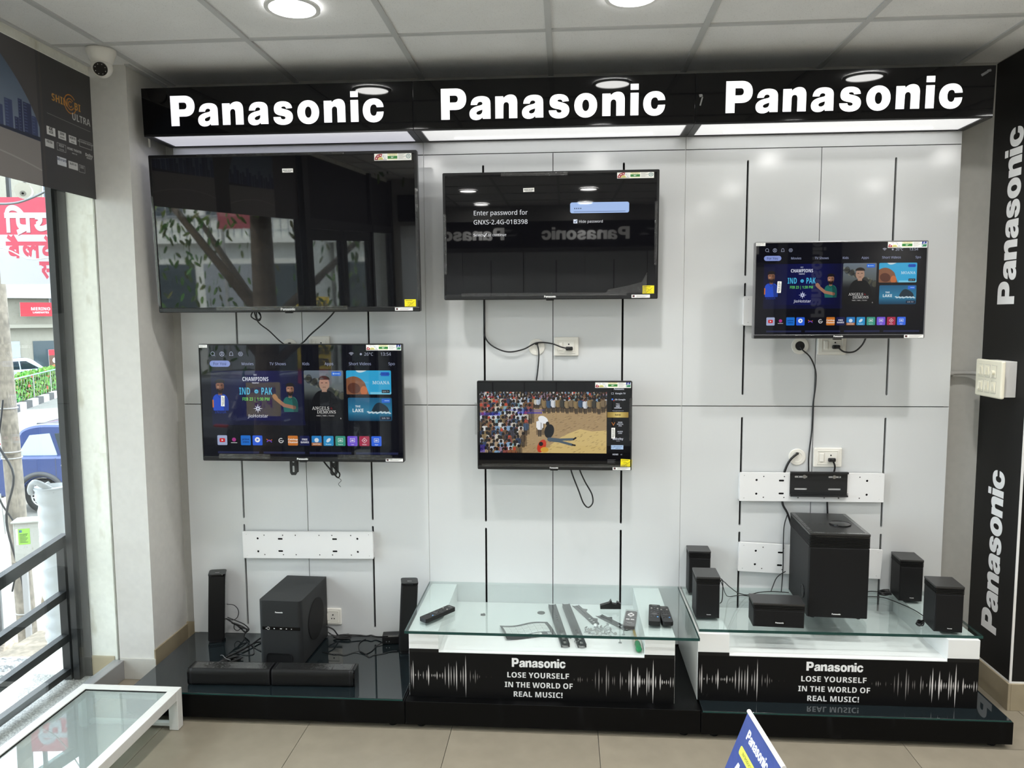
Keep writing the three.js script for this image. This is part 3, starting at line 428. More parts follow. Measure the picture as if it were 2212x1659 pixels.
  g.fillStyle = '#e9f3f7'; g.font = 'bold 18px sans-serif'; g.fillText('THE', 1000, 398); g.font = 'bold 31px sans-serif'; g.fillText('LAKE', 1000, 428); g.fillStyle = '#2a6fe0'; g.beginPath(); g.roundRect(1150, 342, 54, 26, 6); g.fill(); g.fillStyle = '#bfe0ff'; g.fillRect(1168, 353, 30, 4); g.fillStyle = '#12203a'; g.fillRect(1140, 456, 68, 20); g.fillStyle = '#dfe8ee'; g.font = '14px sans-serif'; g.fillText('U/A 16+', 1174, 471);
  // app row
  const apps = [['#aab6d8', '', ''], ['#05060f', '', ''], ['#1d74d8', 'prime', 'video'], ['#2a63e6', '', 'PLAYER'], ['#05060f', '', ''], ['#05060f', '', ''], ['#d07a2c', 'Catchup', 'Channel'], ['#10164a', 'FREE', 'GAMES'], ['#2c82c8', '', 'SHOPPING'], ['#2a95cf', '', 'Browser'], ['#3b9d86', '', 'Source'], ['#7a5be0', '', 'Cast'], ['#b02c4c', '', 'Media'], ['#3a6ff0', '', 'Apps']];
  apps.forEach(([c, a, b], i) => {
    const x = 92 + i * 76, y = 582; g.fillStyle = c; g.beginPath(); g.roundRect(x, y, 64, 64, 6); g.fill(); const cx = x + 32, cy = y + 28; g.fillStyle = '#fff';
    if (i === 0) { g.fillStyle = '#d2222a'; g.beginPath(); g.roundRect(cx - 18, cy - 9, 36, 26, 6); g.fill(); g.fillStyle = '#fff'; g.beginPath(); g.moveTo(cx - 5, cy - 3); g.lineTo(cx + 8, cy + 4); g.lineTo(cx - 5, cy + 11); g.fill(); }
    else if (i === 1) { g.fillStyle = '#b0368a'; g.beginPath(); g.arc(cx, cy, 13, 0, 7); g.fill(); g.fillStyle = '#ddd'; g.fillRect(cx - 20, cy + 18, 40, 4); }
    else if (i === 3) { g.beginPath(); g.arc(cx, cy, 17, 0, 7); g.fill(); g.fillStyle = c; g.beginPath(); g.moveTo(cx - 5, cy - 8); g.lineTo(cx + 9, cy); g.lineTo(cx - 5, cy + 8); g.fill(); }
    else if (i === 4) { g.strokeStyle = '#c8622c'; g.lineWidth = 6; g.beginPath(); g.moveTo(cx - 16, cy - 4); g.quadraticCurveTo(cx, cy + 14, cx + 16, cy); g.stroke(); g.strokeStyle = '#6d4bd0'; g.beginPath(); g.moveTo(cx - 14, cy + 12); g.quadraticCurveTo(cx, cy - 8, cx + 14, cy + 14); g.stroke(); }
    else if (i === 5) { g.strokeStyle = '#e8e8e8'; g.lineWidth = 5; g.beginPath(); g.arc(cx, cy + 4, 14, 0, 5.2); g.stroke(); g.font = 'bold 11px sans-serif'; g.fillText('zee', cx, cy + 8); }
    else if (i === 2 || i === 6 || i === 7) { g.font = 'bold 16px sans-serif'; g.fillStyle = i === 2 ? '#06265e' : '#fff'; g.fillText(a, cx, cy + 2); g.fillText(b, cx, cy + 20); }
    else { g.globalAlpha = 0.85; if (i === 9) { g.beginPath(); g.ellipse(cx, cy, 10, 17, 0.8, 0, 7); g.fill(); } else if (i === 12) { g.save(); g.translate(cx, cy); g.rotate(Math.PI / 4); g.strokeStyle = '#fff'; g.lineWidth = 3; g.strokeRect(-11, -11, 22, 22); g.fillRect(-4, -4, 8, 8); g.restore(); } else if (i === 8) { g.beginPath(); g.arc(cx, cy, 14, 0, 7); g.fill(); g.fillStyle = '#c86a2a'; g.fillRect(x, y + 44, 64, 20); } else { g.strokeStyle = '#fff'; g.lineWidth = 3; g.strokeRect(cx - 14, cy - 12, 28, 22); g.fillRect(cx - 8, cy - 5, 16, 9); } g.globalAlpha = 1; }
    if (i > 7 && b) { g.fillStyle = '#fff'; g.font = '10px sans-serif'; g.fillText(b, cx, y + 58); }
  });
  g.fillStyle = '#23284a'; for (let i = 0; i < 4; i++) g.fillRect(92 + i * 296, 686, 268, 14);
});
T.password = canvasTex(1280, 720, (g, W, h) => {
  g.fillStyle = '#020203'; g.fillRect(0, 0, W, h); g.fillStyle = '#eef0f4'; g.font = '39px sans-serif'; g.fillText('Enter password for', 172, 240); g.fillText('GNXS-2.4G-01B398', 172, 295); g.font = '22px sans-serif'; g.fillText('Select', 172, 366); g.fillText('to continue', 262, 366); g.strokeStyle = '#eef0f4'; g.lineWidth = 4; g.beginPath(); g.moveTo(233, 358); g.lineTo(240, 368); g.lineTo(254, 348); g.stroke();
  g.fillStyle = '#a9c4f2'; g.beginPath(); g.roundRect(762, 172, 354, 64, 12); g.fill(); g.fillStyle = '#3d4a66'; for (let i = 0; i < 4; i++) { g.beginPath(); g.arc(790 + i * 12, 208, 3.4, 0, 7); g.fill(); } g.fillRect(784, 226, 310, 2);
  g.fillStyle = '#e6edf9'; g.fillRect(782, 272, 24, 24); g.strokeStyle = '#31456e'; g.lineWidth = 3.5; g.beginPath(); g.moveTo(787, 284); g.lineTo(793, 290); g.lineTo(802, 277); g.stroke(); g.fillStyle = '#eef0f4'; g.font = '22px sans-serif'; g.fillText('Hide password', 814, 293);
});
T.crowd = canvasTex(1280, 720, (g, W, h) => {
  g.fillStyle = '#030304'; g.fillRect(0, 0, W, h); const x0 = 14, y0 = 84, w = 1066, hh = 524;
  g.save(); g.beginPath(); g.rect(x0, y0, w, hh); g.clip(); g.fillStyle = '#a98f68'; g.fillRect(x0, y0, w, hh);
  g.fillStyle = '#d2b878'; g.beginPath(); g.moveTo(520, 608); g.lineTo(700, 470); g.lineTo(760, 440); g.lineTo(860, 400); g.lineTo(960, 420); g.lineTo(1080, 410); g.lineTo(1080, 608); g.fill();
  for (let i = 0; i < 700; i++) { const h1 = hash(i, 3, 7), h2 = hash(i, 9, 11); g.fillStyle = h1 > 0.5 ? `rgba(80,62,40,${0.1 + 0.2 * h2})` : `rgba(210,185,130,${0.08 + 0.15 * h2})`; const a = x0 + hash(i, 1, 5) * 1066, b = y0 + 160 + hash(i, 2, 6) * 360; g.beginPath(); g.ellipse(a, b, 12, 3.2, -0.4, 0, 7); g.fill(); }
  const shirts = ['#b9c3d0', '#d4d4d0', '#7fa0c0', '#a79174', '#6d5236', '#8a4a44', '#c8c2b4', '#41546c', '#8f7a90', '#2d3c58', '#7aa0aa', '#86563a', '#6a5a44', '#cfd6de', '#8a744e', '#54432e', '#3c3a44'];
  const hash2 = (i) => hash(i, 5, 17);
  const fig = (x, y, s, i, back) => { const sh = back ?? shirts[Math.floor(hash2(i) * shirts.length)]; g.fillStyle = 'rgba(20,14,8,.35)'; g.fillRect(x - 17 * s, y + 8 * s, 40 * s, 64 * s); g.fillStyle = '#3a3128'; g.fillRect(x - 8 * s, y + 40 * s, 7 * s, 40 * s); g.fillRect(x + 1 * s, y + 40 * s, 7 * s, 40 * s); g.fillStyle = sh; g.beginPath(); g.roundRect(x - 13 * s, y, 26 * s, 46 * s, 8 * s); g.fill(); g.fillStyle = 'rgba(0,0,0,.22)'; g.fillRect(x + 3 * s, y + 6 * s, 9 * s, 38 * s); g.fillStyle = sh; g.fillRect(x - 17 * s, y + 4 * s, 6 * s, 32 * s); g.fillRect(x + 11 * s, y + 4 * s, 6 * s, 32 * s); g.fillStyle = hash2(i + 90) > 0.93 ? '#b8442c' : '#1d1712'; g.beginPath(); g.ellipse(x, y - 9 * s, 9 * s, 10.5 * s, 0, 0, 7); g.fill(); if (hash2(i + 40) > 0.8) { g.fillStyle = '#6e4836'; g.beginPath(); g.ellipse(x + 2 * s, y - 4 * s, 5 * s, 6 * s, 0, 0, 7); g.fill(); } };
  let n = 1;
  for (let r = 0; r < 5; r++) for (let i = 0; i < 42; i++) { const x = x0 + i * 26 + hash2(n) * 18; fig(x, y0 - 8 + r * 16 + hash2(n + 7) * 10, 1.0, n++); }
  for (let i = 0; i < 14; i++) fig(560 + i * 38, 150 + hash2(n) * 16, 1.35, n++, ['#8a744e', '#35506e', '#d4d8dc', '#8a744e', '#3a3a34', '#8f7b58', '#7c6a50'][i % 7]);
  for (let r = 0; r < 13; r++) for (let i = 0; i < 13 - r * 0.35; i++) { const x = x0 + 4 + i * 34 + hash2(n) * 24, y = 170 + r * 34 + hash2(n + 3) * 16; if (x < 500 - r * 6) fig(x, y, 1.35, n++); else n++; }
  fig(520, 330, 1.7, 5, '#eef0f2'); g.fillStyle = '#eef0f2'; g.beginPath(); g.ellipse(548, 322, 44, 30, 0.5, 0, 7); g.fill(); g.fillStyle = '#1d1712'; g.beginPath(); g.ellipse(586, 356, 15, 18, 0, 0, 7); g.fill();
  g.fillStyle = '#14161a'; g.beginPath(); g.ellipse(600, 420, 40, 60, 0.2, 0, 7); g.fill(); g.strokeStyle = '#4b5a66'; g.lineCap = 'round'; g.lineWidth = 34; g.beginPath(); g.moveTo(600, 490); g.lineTo(690, 500); g.stroke(); g.lineWidth = 20; g.beginPath(); g.moveTo(690, 492); g.lineTo(800, 488); g.moveTo(690, 508); g.lineTo(790, 535); g.stroke(); g.strokeStyle = '#15120f'; g.lineWidth = 14; g.beginPath(); g.moveTo(806, 488); g.lineTo(822, 476); g.moveTo(796, 536); g.lineTo(816, 540); g.stroke();
  g.fillStyle = '#c23a22'; g.beginPath(); g.ellipse(536, 548, 34, 58, 0.4, 0, 7); g.fill(); g.fillStyle = '#d0a040'; g.beginPath(); g.ellipse(560, 580, 34, 24, 0, 0, 7); g.fill(); g.fillStyle = '#15110e'; g.beginPath(); g.arc(530, 530, 18, 0, 7); g.fill();
  g.fillStyle = 'rgba(25,20,210,.42)'; g.fillRect(x0, 262, 170, 26); g.fillRect(200, 236, 360, 8); g.fillRect(330, 252, 210, 20); g.fillRect(x0, 540, 40, 66);
  g.restore();
  g.font = 'bold 24px sans-serif'; g.fillStyle = '#c02030'; g.fillText('ultra', 78, 136);
  g.fillStyle = '#dfe4ee'; g.textAlign = 'center'; g.font = 'bold 22px sans-serif'; g.save(); g.translate(1180, 66); g.scale(0.8, 1); g.fillText('Panasonic', 0, 0); g.restore();
  g.font = 'bold 18px sans-serif'; g.fillText('Google TV', 1192, 102); g.strokeStyle = '#dfe4ee'; g.lineWidth = 2; g.strokeRect(1118, 90, 18, 13); g.fillText('Ok Google', 1190, 154); g.fillStyle = '#4a84e8'; g.beginPath(); g.arc(1126, 146, 8, 0, 7); g.fill(); g.fillStyle = '#d84a3a'; g.beginPath(); g.arc(1138, 156, 5, 0, 7); g.fill();
  g.fillStyle = '#dfe4ee'; g.font = 'bold 14px sans-serif'; g.fillText('FULL', 1172, 190); g.font = 'bold 24px sans-serif'; g.fillText('HD', 1172, 212); g.fillRect(1142, 216, 60, 6); g.font = '9px sans-serif'; g.fillText('*Only applicable for A7', 1172, 246);
  const gd = g.createLinearGradient(1084, 0, 1260, 0); gd.addColorStop(0, '#8a6f2a'); gd.addColorStop(0.5, '#e6cf7a'); gd.addColorStop(1, '#9a7d32'); g.fillStyle = gd; g.fillRect(1084, 254, 176, 46); g.fillStyle = '#3a2c08'; g.font = 'bold 22px sans-serif'; g.fillText('NEW', 1172, 285);
  g.fillStyle = '#dfe4ee'; g.font = 'bold 14px sans-serif'; ['VIVID', 'DIGITAL', 'PRO'].forEach((s, i) => g.fillText(s, 1192, 346 + i * 15)); ['AUDIO', 'LINK'].forEach((s, i) => g.fillText(s, 1192, 424 + i * 15)); g.strokeStyle = '#e08a3a'; g.lineWidth = 4; g.beginPath(); g.moveTo(1122, 340); g.lineTo(1136, 366); g.lineTo(1148, 340); g.stroke();
  g.font = 'bold 24px sans-serif'; g.fillText('Dolby', 1186, 490); g.fillRect(1132, 474, 8, 16); g.fillRect(1144, 474, 8, 16); g.font = '10px sans-serif'; g.fillText('AUDIO', 1176, 504); g.fillStyle = '#b9d4f2'; g.fillRect(1118, 536, 102, 36); g.fillStyle = '#3a5a86'; g.font = 'bold 12px sans-serif'; g.fillText('Chromecast', 1176, 552); g.fillText('built-in', 1176, 566); g.strokeStyle = '#3a5a86'; g.lineWidth = 2; g.strokeRect(1124, 546, 18, 13); g.fillStyle = '#dfe4ee'; g.font = 'bold 18px sans-serif'; g.fillText('HDMI', 1154, 622); g.font = '13px sans-serif'; g.fillText('x2', 1204, 620); g.fillStyle = '#777'; for (let i = 0; i < 5; i++) g.fillRect(1088, 660 + i * 7, 70 - (i * 11) % 20, 2);
});
const screenMat = (map, k) => std({ color: rgb(0.004, 0.004, 0.005), roughness: 0.02, ior: map ? 1.47 : 1.8, ...(map ? { emissive: rgb(1, 1, 1), emissiveMap: map, emissiveIntensity: k } : {}) });

// ---------- televisions ----------
function television(label, [x0, x1, y0, y1], zf, tilt, yaw, map, glow, o) {
  const w = x1 - x0, h = y1 - y0, t = thing('television', label, 'television', [(x0 + x1) / 2, y0, zf - 0.02], yaw, 'televisions on the display wall');
  t.rotation.order = 'YXZ'; t.rotation.x = tilt;
  const bz = o.bezel ?? 0.008, chin = o.chin ?? 0.024, fr = o.silver ? std({ color: rgb(0.25, 0.25, 0.26), roughness: 0.3, metalness: 0.7 }) : M.blackSatin;
  part('back_casing', [rspan(-w / 2 + 0.004, w / 2 - 0.004, 0.004, h - 0.004, -0.028, 0.012, 0.006), rspan(-w * 0.36, w * 0.36, 0.01, h * 0.62, -0.062, -0.02, 0.014)], M.blackMatte, t);
  const ring = roundRect(w, h, 0.005, 0, h / 2); ring.holes.push(new THREE.Path([[-w / 2 + bz, chin], [w / 2 - bz, chin], [w / 2 - bz, h - bz], [-w / 2 + bz, h - bz]].map((p) => new THREE.Vector2(...p))));
  part('bezel', at(extr(ring, 0.028, 0.001, 4), 0, 0, -0.009), fr, t);
  part('chin_strip', rspan(-w / 2 + 0.002, w / 2 - 0.002, 0.001, chin - 0.001, 0.012, 0.0215, 0.002), std({ color: rgb(0.012, 0.012, 0.013), roughness: 0.16 }), t);
  const s = new THREE.PlaneGeometry(w - 2 * bz, h - bz - chin).translate(0, (h + chin - bz) / 2, 0.0175);
  part('screen', s, screenMat(map, glow), t);
  part('brand_mark', wordmark(w * 0.055, 0.0004).translate(-w * 0.0275, chin * 0.36, 0.0216), M.letterWhite, t);
  part('sensor', rspan(-0.018, 0.018, -0.006, 0.002, 0.0, 0.014, 0.002), M.blackSatin, t);
  const pl = (name, mat, pw, ph, px, py, z = 0.0207) => part(name, bx(pw, ph, 0.0005, px, py, z), mat, t);
  pl('energy_label', MS.energy[o.alt ? 1 : 0], o.label[0], o.label[1], w / 2 - bz - o.label[0] / 2 + (o.lx ?? 0), h - bz - o.label[1] / 2 + 0.003, 0.0185);
  pl('spec_label', MS.spec, 0.082, 0.014, w / 2 - 0.045 - (o.sx ?? 0), chin * 0.5, 0.0219);
  for (const [px, py, turn] of o.bar ?? []) { const m = part('barcode_sticker', bx(0.05, 0.017, 0.0005), MS.barcode, t); m.position.set(px, py, 0.0179); m.rotation.z = turn; }
  if (o.note) { const m = part('yellow_sticker', bx(0.052, 0.037, 0.0006), MS.note, t); m.position.set(...o.note, 0.0188); m.rotation.z = o.noteTurn ?? 0; }
  if (o.corner) pl('corner_tag', MS.corner, 0.04, 0.014, -w / 2 + 0.022, h - 0.009, 0.0202);
  for (const [px, py, pw, ph] of o.film ?? []) part('protective_film', boxUV(bx(pw, ph, 0.0004, px, py, 0.0224)), M.film, t, 'strip of clear protective film');
  part('wall_mount', [span(-0.14, 0.14, h * 0.36, h * 0.44, -zf + 0.021 + (o.off ?? 0), -0.058), span(-0.16, -0.13, h * 0.16, h * 0.66, -0.075, -0.058), span(0.13, 0.16, h * 0.16, h * 0.66, -0.075, -0.058)], M.blackSteel, t);
  return t;
}
television('biggest television, switched off and mirroring the street, top of the left-hand bay', [-1.837, -0.602, 1.755, 2.467], 0.178, 0.046, 0.0, null, 0, { bezel: 0.011, chin: 0.021, label: [0.168, 0.034], lx: -0.012, bar: [[0.028, 0.635, 0]], note: [0.572, 0.036], sx: 0.03, film: [[-0.05, 0.708, 0.68, 0.012], [-0.03, 0.018, 0.62, 0.018], [-0.614, 0.28, 0.012, 0.5], [0.612, 0.3, 0.012, 0.5]] });
television('wide television with a password prompt on screen at the top of the middle bay', [-0.495, 0.472, 1.806, 2.373], 0.145, 0.018, 0.0, T.password, LIGHT.screen, { bezel: 0.009, chin: 0.022, label: [0.162, 0.03], lx: -0.014, bar: [[-0.095, 0.488, 0.02]], note: [0.442, 0.04], sx: 0.03, film: [[-0.03, 0.022, 0.75, 0.014], [-0.476, 0.25, 0.012, 0.27], [0.472, 0.29, 0.012, 0.28], [-0.07, 0.556, 0.3, 0.014]] });
television('television with a blue menu on screen hanging below the biggest television', [-1.662, -0.693, 1.052, 1.605], 0.165, 0.0, 0.0, T.menu, LIGHT.screen * 0.8, { bezel: 0.003, chin: 0.02, label: [0.165, 0.03], alt: 1, corner: 1, bar: [[-0.378, 0.285, 1.53]], film: [[-0.28, 0.022, 0.25, 0.022], [0.3, 0.022, 0.26, 0.022]] });
television('small television showing a crowd film scene in the middle bay', [-0.353, 0.366, 1.011, 1.428], 0.105, 0.0, 0.0, T.crowd, LIGHT.screen * 0.95, { bezel: 0.004, chin: 0.017, label: [0.165, 0.03], alt: 1, bar: [[0.275, 0.175, 1.57]], note: [0.336, 0.034], noteTurn: -0.05, film: [[0.0, 0.02, 0.68, 0.014], [0.355, 0.24, 0.014, 0.2], [-0.363, 0.24, 0.016, 0.15]] });
television('television with a blue menu on screen and silver rim in the right-hand bay', [0.888, 1.617, 1.626, 2.046], 0.19, 0.0, 0.0, T.menu, LIGHT.screen * 0.85, { bezel: 0.003, chin: 0.016, silver: 1, off: 0.026, alt: 1, label: [0.165, 0.03], corner: 1, bar: [[-0.258, 0.225, 1.53]] });
{ // crumpled clear film at the lower right of the password television
  const t = thing('plastic_film', 'crumpled clear plastic film peeling off the password television', 'plastic film', [0.30, 1.835, 0.149]);
  const pts = [[-0.06, -0.004], [0.12, -0.005], [0.125, 0.09], [0.10, 0.045], [0.05, 0.032], [0.0, 0.022], [-0.05, 0.012]];
  const g = extr(poly(pts), 0.0006, 0, 4); part('sheet', boxUV(g), M.film, t);
}
// ---------- white slotted bracket plates ----------
function plateGeo(w, h, gap) {
  const s = roundRect(w, h, 0.004), cx = w / 2;
  for (const sy of [-1, 1]) {
    for (const x of [0.02, 0.11, 0.205, 0.27]) for (const sx of [-1, 1]) s.holes.push(hole(x === 0.02 ? 0.002 : 0.0034, sx * (cx - x), sy * (h / 2 - (x === 0.02 ? 0.014 : 0.018))));
    for (const sx of [-1, 1]) { s.holes.push(hole(0.0058, sx * (cx - 0.077), sy * 0.033)); s.holes.push(roundRect(0.025, 0.0095, 0.0045, sx * (cx - 0.192), sy * 0.031, THREE.Path)); }
  }
  const body = extr(s, 0.0018, 0.0004, 6).translate(0, 0, 0.022);
  return [body, span(-w / 2 - 0.001, -w / 2 + 0.001, -h / 2 + 0.004, h / 2 - 0.004, gap ? -0.01 : 0, 0.0235), span(w / 2 - 0.001, w / 2 + 0.001, -h / 2 + 0.004, h / 2 - 0.004, gap ? -0.01 : 0, 0.0235), span(-w / 2, w / 2, h / 2 - 0.0015, h / 2, 0.012, 0.0238), span(-w / 2, w / 2, -h / 2, -h / 2 + 0.0015, 0.012, 0.0238)];
}
const plates = [['white perforated steel bracket plate above the left-hand subwoofer', [-1.217, 0.602, 0.001], 0.012, 0.135], ['white perforated steel plate carrying a black bracket in the right-hand bay', [1.213, 0.922, 0.001], 0.002, 0.136], ['white perforated steel plate hanging askew behind the big right-hand subwoofer', [1.216, 0.569, 0.001], -0.04, 0.140], ['white steel bracket plate peeking out left of the silver rimmed television', [1.213, 1.749, 0.001], 0, 0.135]];
for (const [label, pos, turn, h] of plates) { const t = thing('bracket_plate', label, 'bracket', pos, 0, 'white bracket plates'); t.rotation.z = turn; const g = plateGeo(0.66, h); part('plate', g[0], M.whiteSteel, t); part('flange', g.slice(1), M.whiteSteel, t); part('hole_backing', span(-0.31, 0.31, -h / 2 + 0.008, h / 2 - 0.008, 0.016, 0.017), M.blackMatte, t); }
{ // black television bracket screwed to the plate
  const t = thing('tv_bracket', 'black slotted television bracket screwed onto the white plate', 'bracket', [1.2435, 0.94, 0.028]);
  const s = roundRect(0.262, 0.108, 0.002); for (const sy of [-1, 1]) for (const sx of [-1, 1]) s.holes.push(roundRect(0.058, 0.0085, 0.004, sx * 0.077 - 0.004, sy * 0.029 + 0.004, THREE.Path));
  part('plate', extr(s, 0.002, 0, 6), M.blackSteel, t);
  part('flange', [span(-0.131, 0.131, 0.050, 0.0585, 0, 0.017), span(-0.131, 0.131, -0.0585, -0.050, 0, 0.017), span(-0.131, 0.131, -0.045, -0.0425, 0.014, 0.017)], M.blackSteel, t);
  for (const x of [-0.066, 0.07]) part('screw', [cylZ(0.0085, 0.003, x, 0.034, 0.0035, 0.0085, 20), cylZ(0.0055, 0.005, x, 0.034, 0.006, 0.0045, 6)], M.steel, t);
}
{ // the two bracket arms that hang below the menu television
  for (const [x, label] of [[-1.262, 'black slotted bracket arm hanging under the menu television, left one'], [-1.062, 'black slotted bracket arm hanging under the menu television, right one']]) {
    const t = thing('hanging_bracket', label, 'bracket', [x, 0.985, 0.06]);
    const s = poly([[-0.017, 0.2], [-0.017, -0.012], [-0.011, -0.022], [0.011, -0.022], [0.017, -0.012], [0.017, 0.2]]); s.holes.push(roundRect(0.01, 0.032, 0.0045, 0, 0.008, THREE.Path), roundRect(0.01, 0.032, 0.0045, 0, 0.055, THREE.Path));
    part('arm', extr(s, 0.002, 0, 6), M.blackSteel, t); part('lip', [span(-0.018, -0.016, -0.01, 0.2, -0.02, 0.002), span(0.016, 0.018, -0.01, 0.2, -0.02, 0.002)], M.blackSteel, t);
  }
}
// ---------- sockets, cable grommets and plugs ----------
function socket(label, x, y, w, h, plug) {
  const t = thing('wall_socket', label, 'socket', [x, y, 0], 0, 'white wall sockets');
  part('plate', rbx(w, h, 0.012, 0.005, 0, 0, 0.006), M.whitePlastic, t);
  const fr = roundRect(w * 0.74, h * 0.7, 0.002); fr.holes.push(roundRect(w * 0.70, h * 0.65, 0.002, 0, 0, THREE.Path)); part('inner_frame', at(extr(fr, 0.002, 0.0005, 4), 0, 0, 0.012), M.whitePlastic, t);
  part('rocker', rbx(w * 0.14, h * 0.42, 0.008, 0.002, -w * 0.22, 0, 0.014), M.whitePlastic, t);
  const f = part('socket_face', rbx(w * 0.44, h * 0.56, 0.003, 0.001, w * 0.1, 0, 0.0125), M.whitePlastic, t);
  part('pin_hole', [cylZ(0.0035, 0.002, w * 0.1, h * 0.12, 0.0138), cylZ(0.003, 0.002, w * 0.04, -h * 0.1, 0.0138), cylZ(0.003, 0.002, w * 0.16, -h * 0.1, 0.0138)], M.blackMatte, f);
  if (plug) { const p = thing('power_plug', plug, 'plug', [x + w * 0.12, y - h * 0.1, 0.014], 0, 'black power plugs'); part('body', [rbx(0.034, 0.018, 0.014, 0.005, 0, 0, 0.008), cylZ(0.0065, 0.012, 0, 0, 0.018, 0.005, 12)], M.cable, p); }
}
socket('white wall socket in the middle bay with a plugged black lead', 0.063, 1.585, 0.117, 0.09, 'black plug in the middle bay socket');
socket('white wall socket right of the grommet above the black bracket', 1.288, 1.062, 0.13, 0.092, 'black plug in the socket above the black bracket');
socket('white wall socket directly under the silver rimmed television', 1.290, 1.590, 0.13, 0.092, 'black plug in the socket under the silver rimmed television');
socket('white wall socket half hidden above the menu television of the left-hand bay', -1.134, 1.595, 0.105, 0.085);
socket('white wall socket low behind the left-hand subwoofer', -1.112, 0.232, 0.105, 0.085);
function grommet(label, x, y, open) {
  const t = thing('cable_grommet', label, 'grommet', [x, y, 0], 0, 'round cable grommets');
  const s = new THREE.Shape(); s.absarc(0, 0, 0.037, 0, Math.PI * 2); s.holes.push(hole(0.0235, 0, 0)); part('rim', extr(s, 0.003, 0.002, 32), M.whitePlastic, t);
  part(open ? 'opening' : 'cap', cylZ(0.0235, 0.004, 0, 0, 0.001, 0.0235, 32), open ? M.backing : M.whitePlastic, t);
  if (!open) part('cable_notch', bx(0.014, 0.012, 0.002, 0, 0.017, 0.0028), M.backing, t);
}
grommet('round white cable grommet with crossing leads in the middle bay', -0.078, 1.582);
grommet('round cable grommet with open black hole under the silver rimmed television', 1.148, 1.586, true);
grommet('round white cable grommet with thick lead above the black bracket', 1.150, 1.062);
grommet('round white grommet just above the menu television of the left-hand bay', -1.284, 1.585);
// ---------- leads on the wall ----------
const lead = (label, pts, r = 0.0034, mat = M.cable, name = 'power_cable') => single(name, tube(pts, r), mat, label, 'cable');
single('power_cable', [tube([[-1.404, 1.79, 0.1], [-1.4, 1.72, 0.1], [-1.378, 1.73, 0.11], [-1.41, 1.765, 0.1], [-1.428, 1.735, 0.105], [-1.39, 1.715, 0.1], [-1.385, 1.745, 0.1], [-1.42, 1.775, 0.1]], 0.0032), tube([[-1.424, 1.78, 0.09], [-1.415, 1.71, 0.06], [-1.364, 1.664, 0.05], [-1.314, 1.609, 0.03], [-1.284, 1.585, 0.008]], 0.0034)], M.cable, 'looped black lead hanging under the biggest television on its left', 'cable');
lead('black lead slanting down from the biggest television to the socket', [[-1.02, 1.77, 0.1], [-1.03, 1.753, 0.095], [-1.094, 1.703, 0.05], [-1.163, 1.648, 0.04], [-1.21, 1.606, 0.03], [-1.26, 1.585, 0.008]], 0.004);
lead('thin black lead drooping from the slot to the middle bay socket', [[-0.326, 1.86, 0.06], [-0.327, 1.79, 0.012], [-0.326, 1.715, 0.007], [-0.325, 1.634, 0.007], [-0.296, 1.594, 0.012], [-0.219, 1.561, 0.018], [-0.142, 1.572, 0.018], [-0.077, 1.603, 0.014], [-0.009, 1.600, 0.02], [0.045, 1.582, 0.032], [0.076, 1.576, 0.034]]);
lead('black lead from the grommet down to the crowd film television', [[-0.078, 1.598, 0.004], [-0.073, 1.59, 0.014], [-0.067, 1.557, 0.02], [-0.072, 1.473, 0.025], [-0.082, 1.40, 0.03]]);
lead('loop of black lead hanging below the crowd film television', [[0.08, 1.05, 0.07], [0.085, 1.01, 0.085], [0.122, 0.909, 0.085], [0.149, 0.842, 0.085], [0.168, 0.827, 0.085], [0.188, 0.847, 0.085], [0.186, 0.887, 0.085], [0.151, 0.953, 0.085], [0.126, 1.011, 0.085], [0.12, 1.05, 0.07]]);
lead('black lead from the silver rimmed television to its socket', [[1.40, 1.66, 0.10], [1.405, 1.63, 0.10], [1.405, 1.585, 0.05], [1.376, 1.56, 0.045], [1.334, 1.56, 0.04], [1.31, 1.578, 0.036]], 0.0038);
lead('long black lead running down from the open grommet behind the plate', [[1.148, 1.58, 0.004], [1.155, 1.568, 0.014], [1.187, 1.538, 0.02], [1.218, 1.474, 0.012], [1.222, 1.409, 0.01], [1.214, 1.312, 0.008], [1.212, 1.193, 0.008], [1.201, 1.061, 0.01], [1.203, 0.982, 0.01], [1.205, 0.905, 0.008]]);
lead('thick black lead from the lower grommet down to the subwoofer', [[1.150, 1.077, 0.004], [1.140, 1.074, 0.014], [1.113, 1.05, 0.02], [1.091, 0.991, 0.012], [1.084, 0.902, 0.008], [1.087, 0.837, 0.012], [1.109, 0.795, 0.013], [1.14, 0.703, 0.013]], 0.0056);
lead('black lead from the lower socket down behind the plate', [[1.304, 1.052, 0.034], [1.315, 1.025, 0.03], [1.317, 0.99, 0.012], [1.292, 0.904, 0.008], [1.292, 0.848, 0.012], [1.295, 0.799, 0.012], [1.298, 0.728, 0.012]], 0.0042);
single('power_cable', [tube([[-1.12, 1.07, 0.07], [-1.103, 1.041, 0.09], [-1.064, 0.992, 0.09], [-1.036, 0.955, 0.075], [-1.03, 0.972, 0.07], [-1.05, 1.0, 0.08], [-1.069, 1.037, 0.09], [-1.06, 1.07, 0.07]], 0.0038), tube([[-1.036, 0.955, 0.075], [-1.027, 0.938, 0.06], [-1.041, 0.92, 0.06], [-1.030, 0.906, 0.06]], 0.0012)], M.cable, 'looped black lead with wire tie below the menu television', 'cable');
lead('thin white wire sagging between the column and the leftmost sign box', [[-1.862, 2.74, 0.12], [-1.872, 2.68, 0.14], [-1.868, 2.60, 0.15], [-1.874, 2.55, 0.13], [-1.89, 2.53, 0.1]], 0.005, M.whitePlastic);

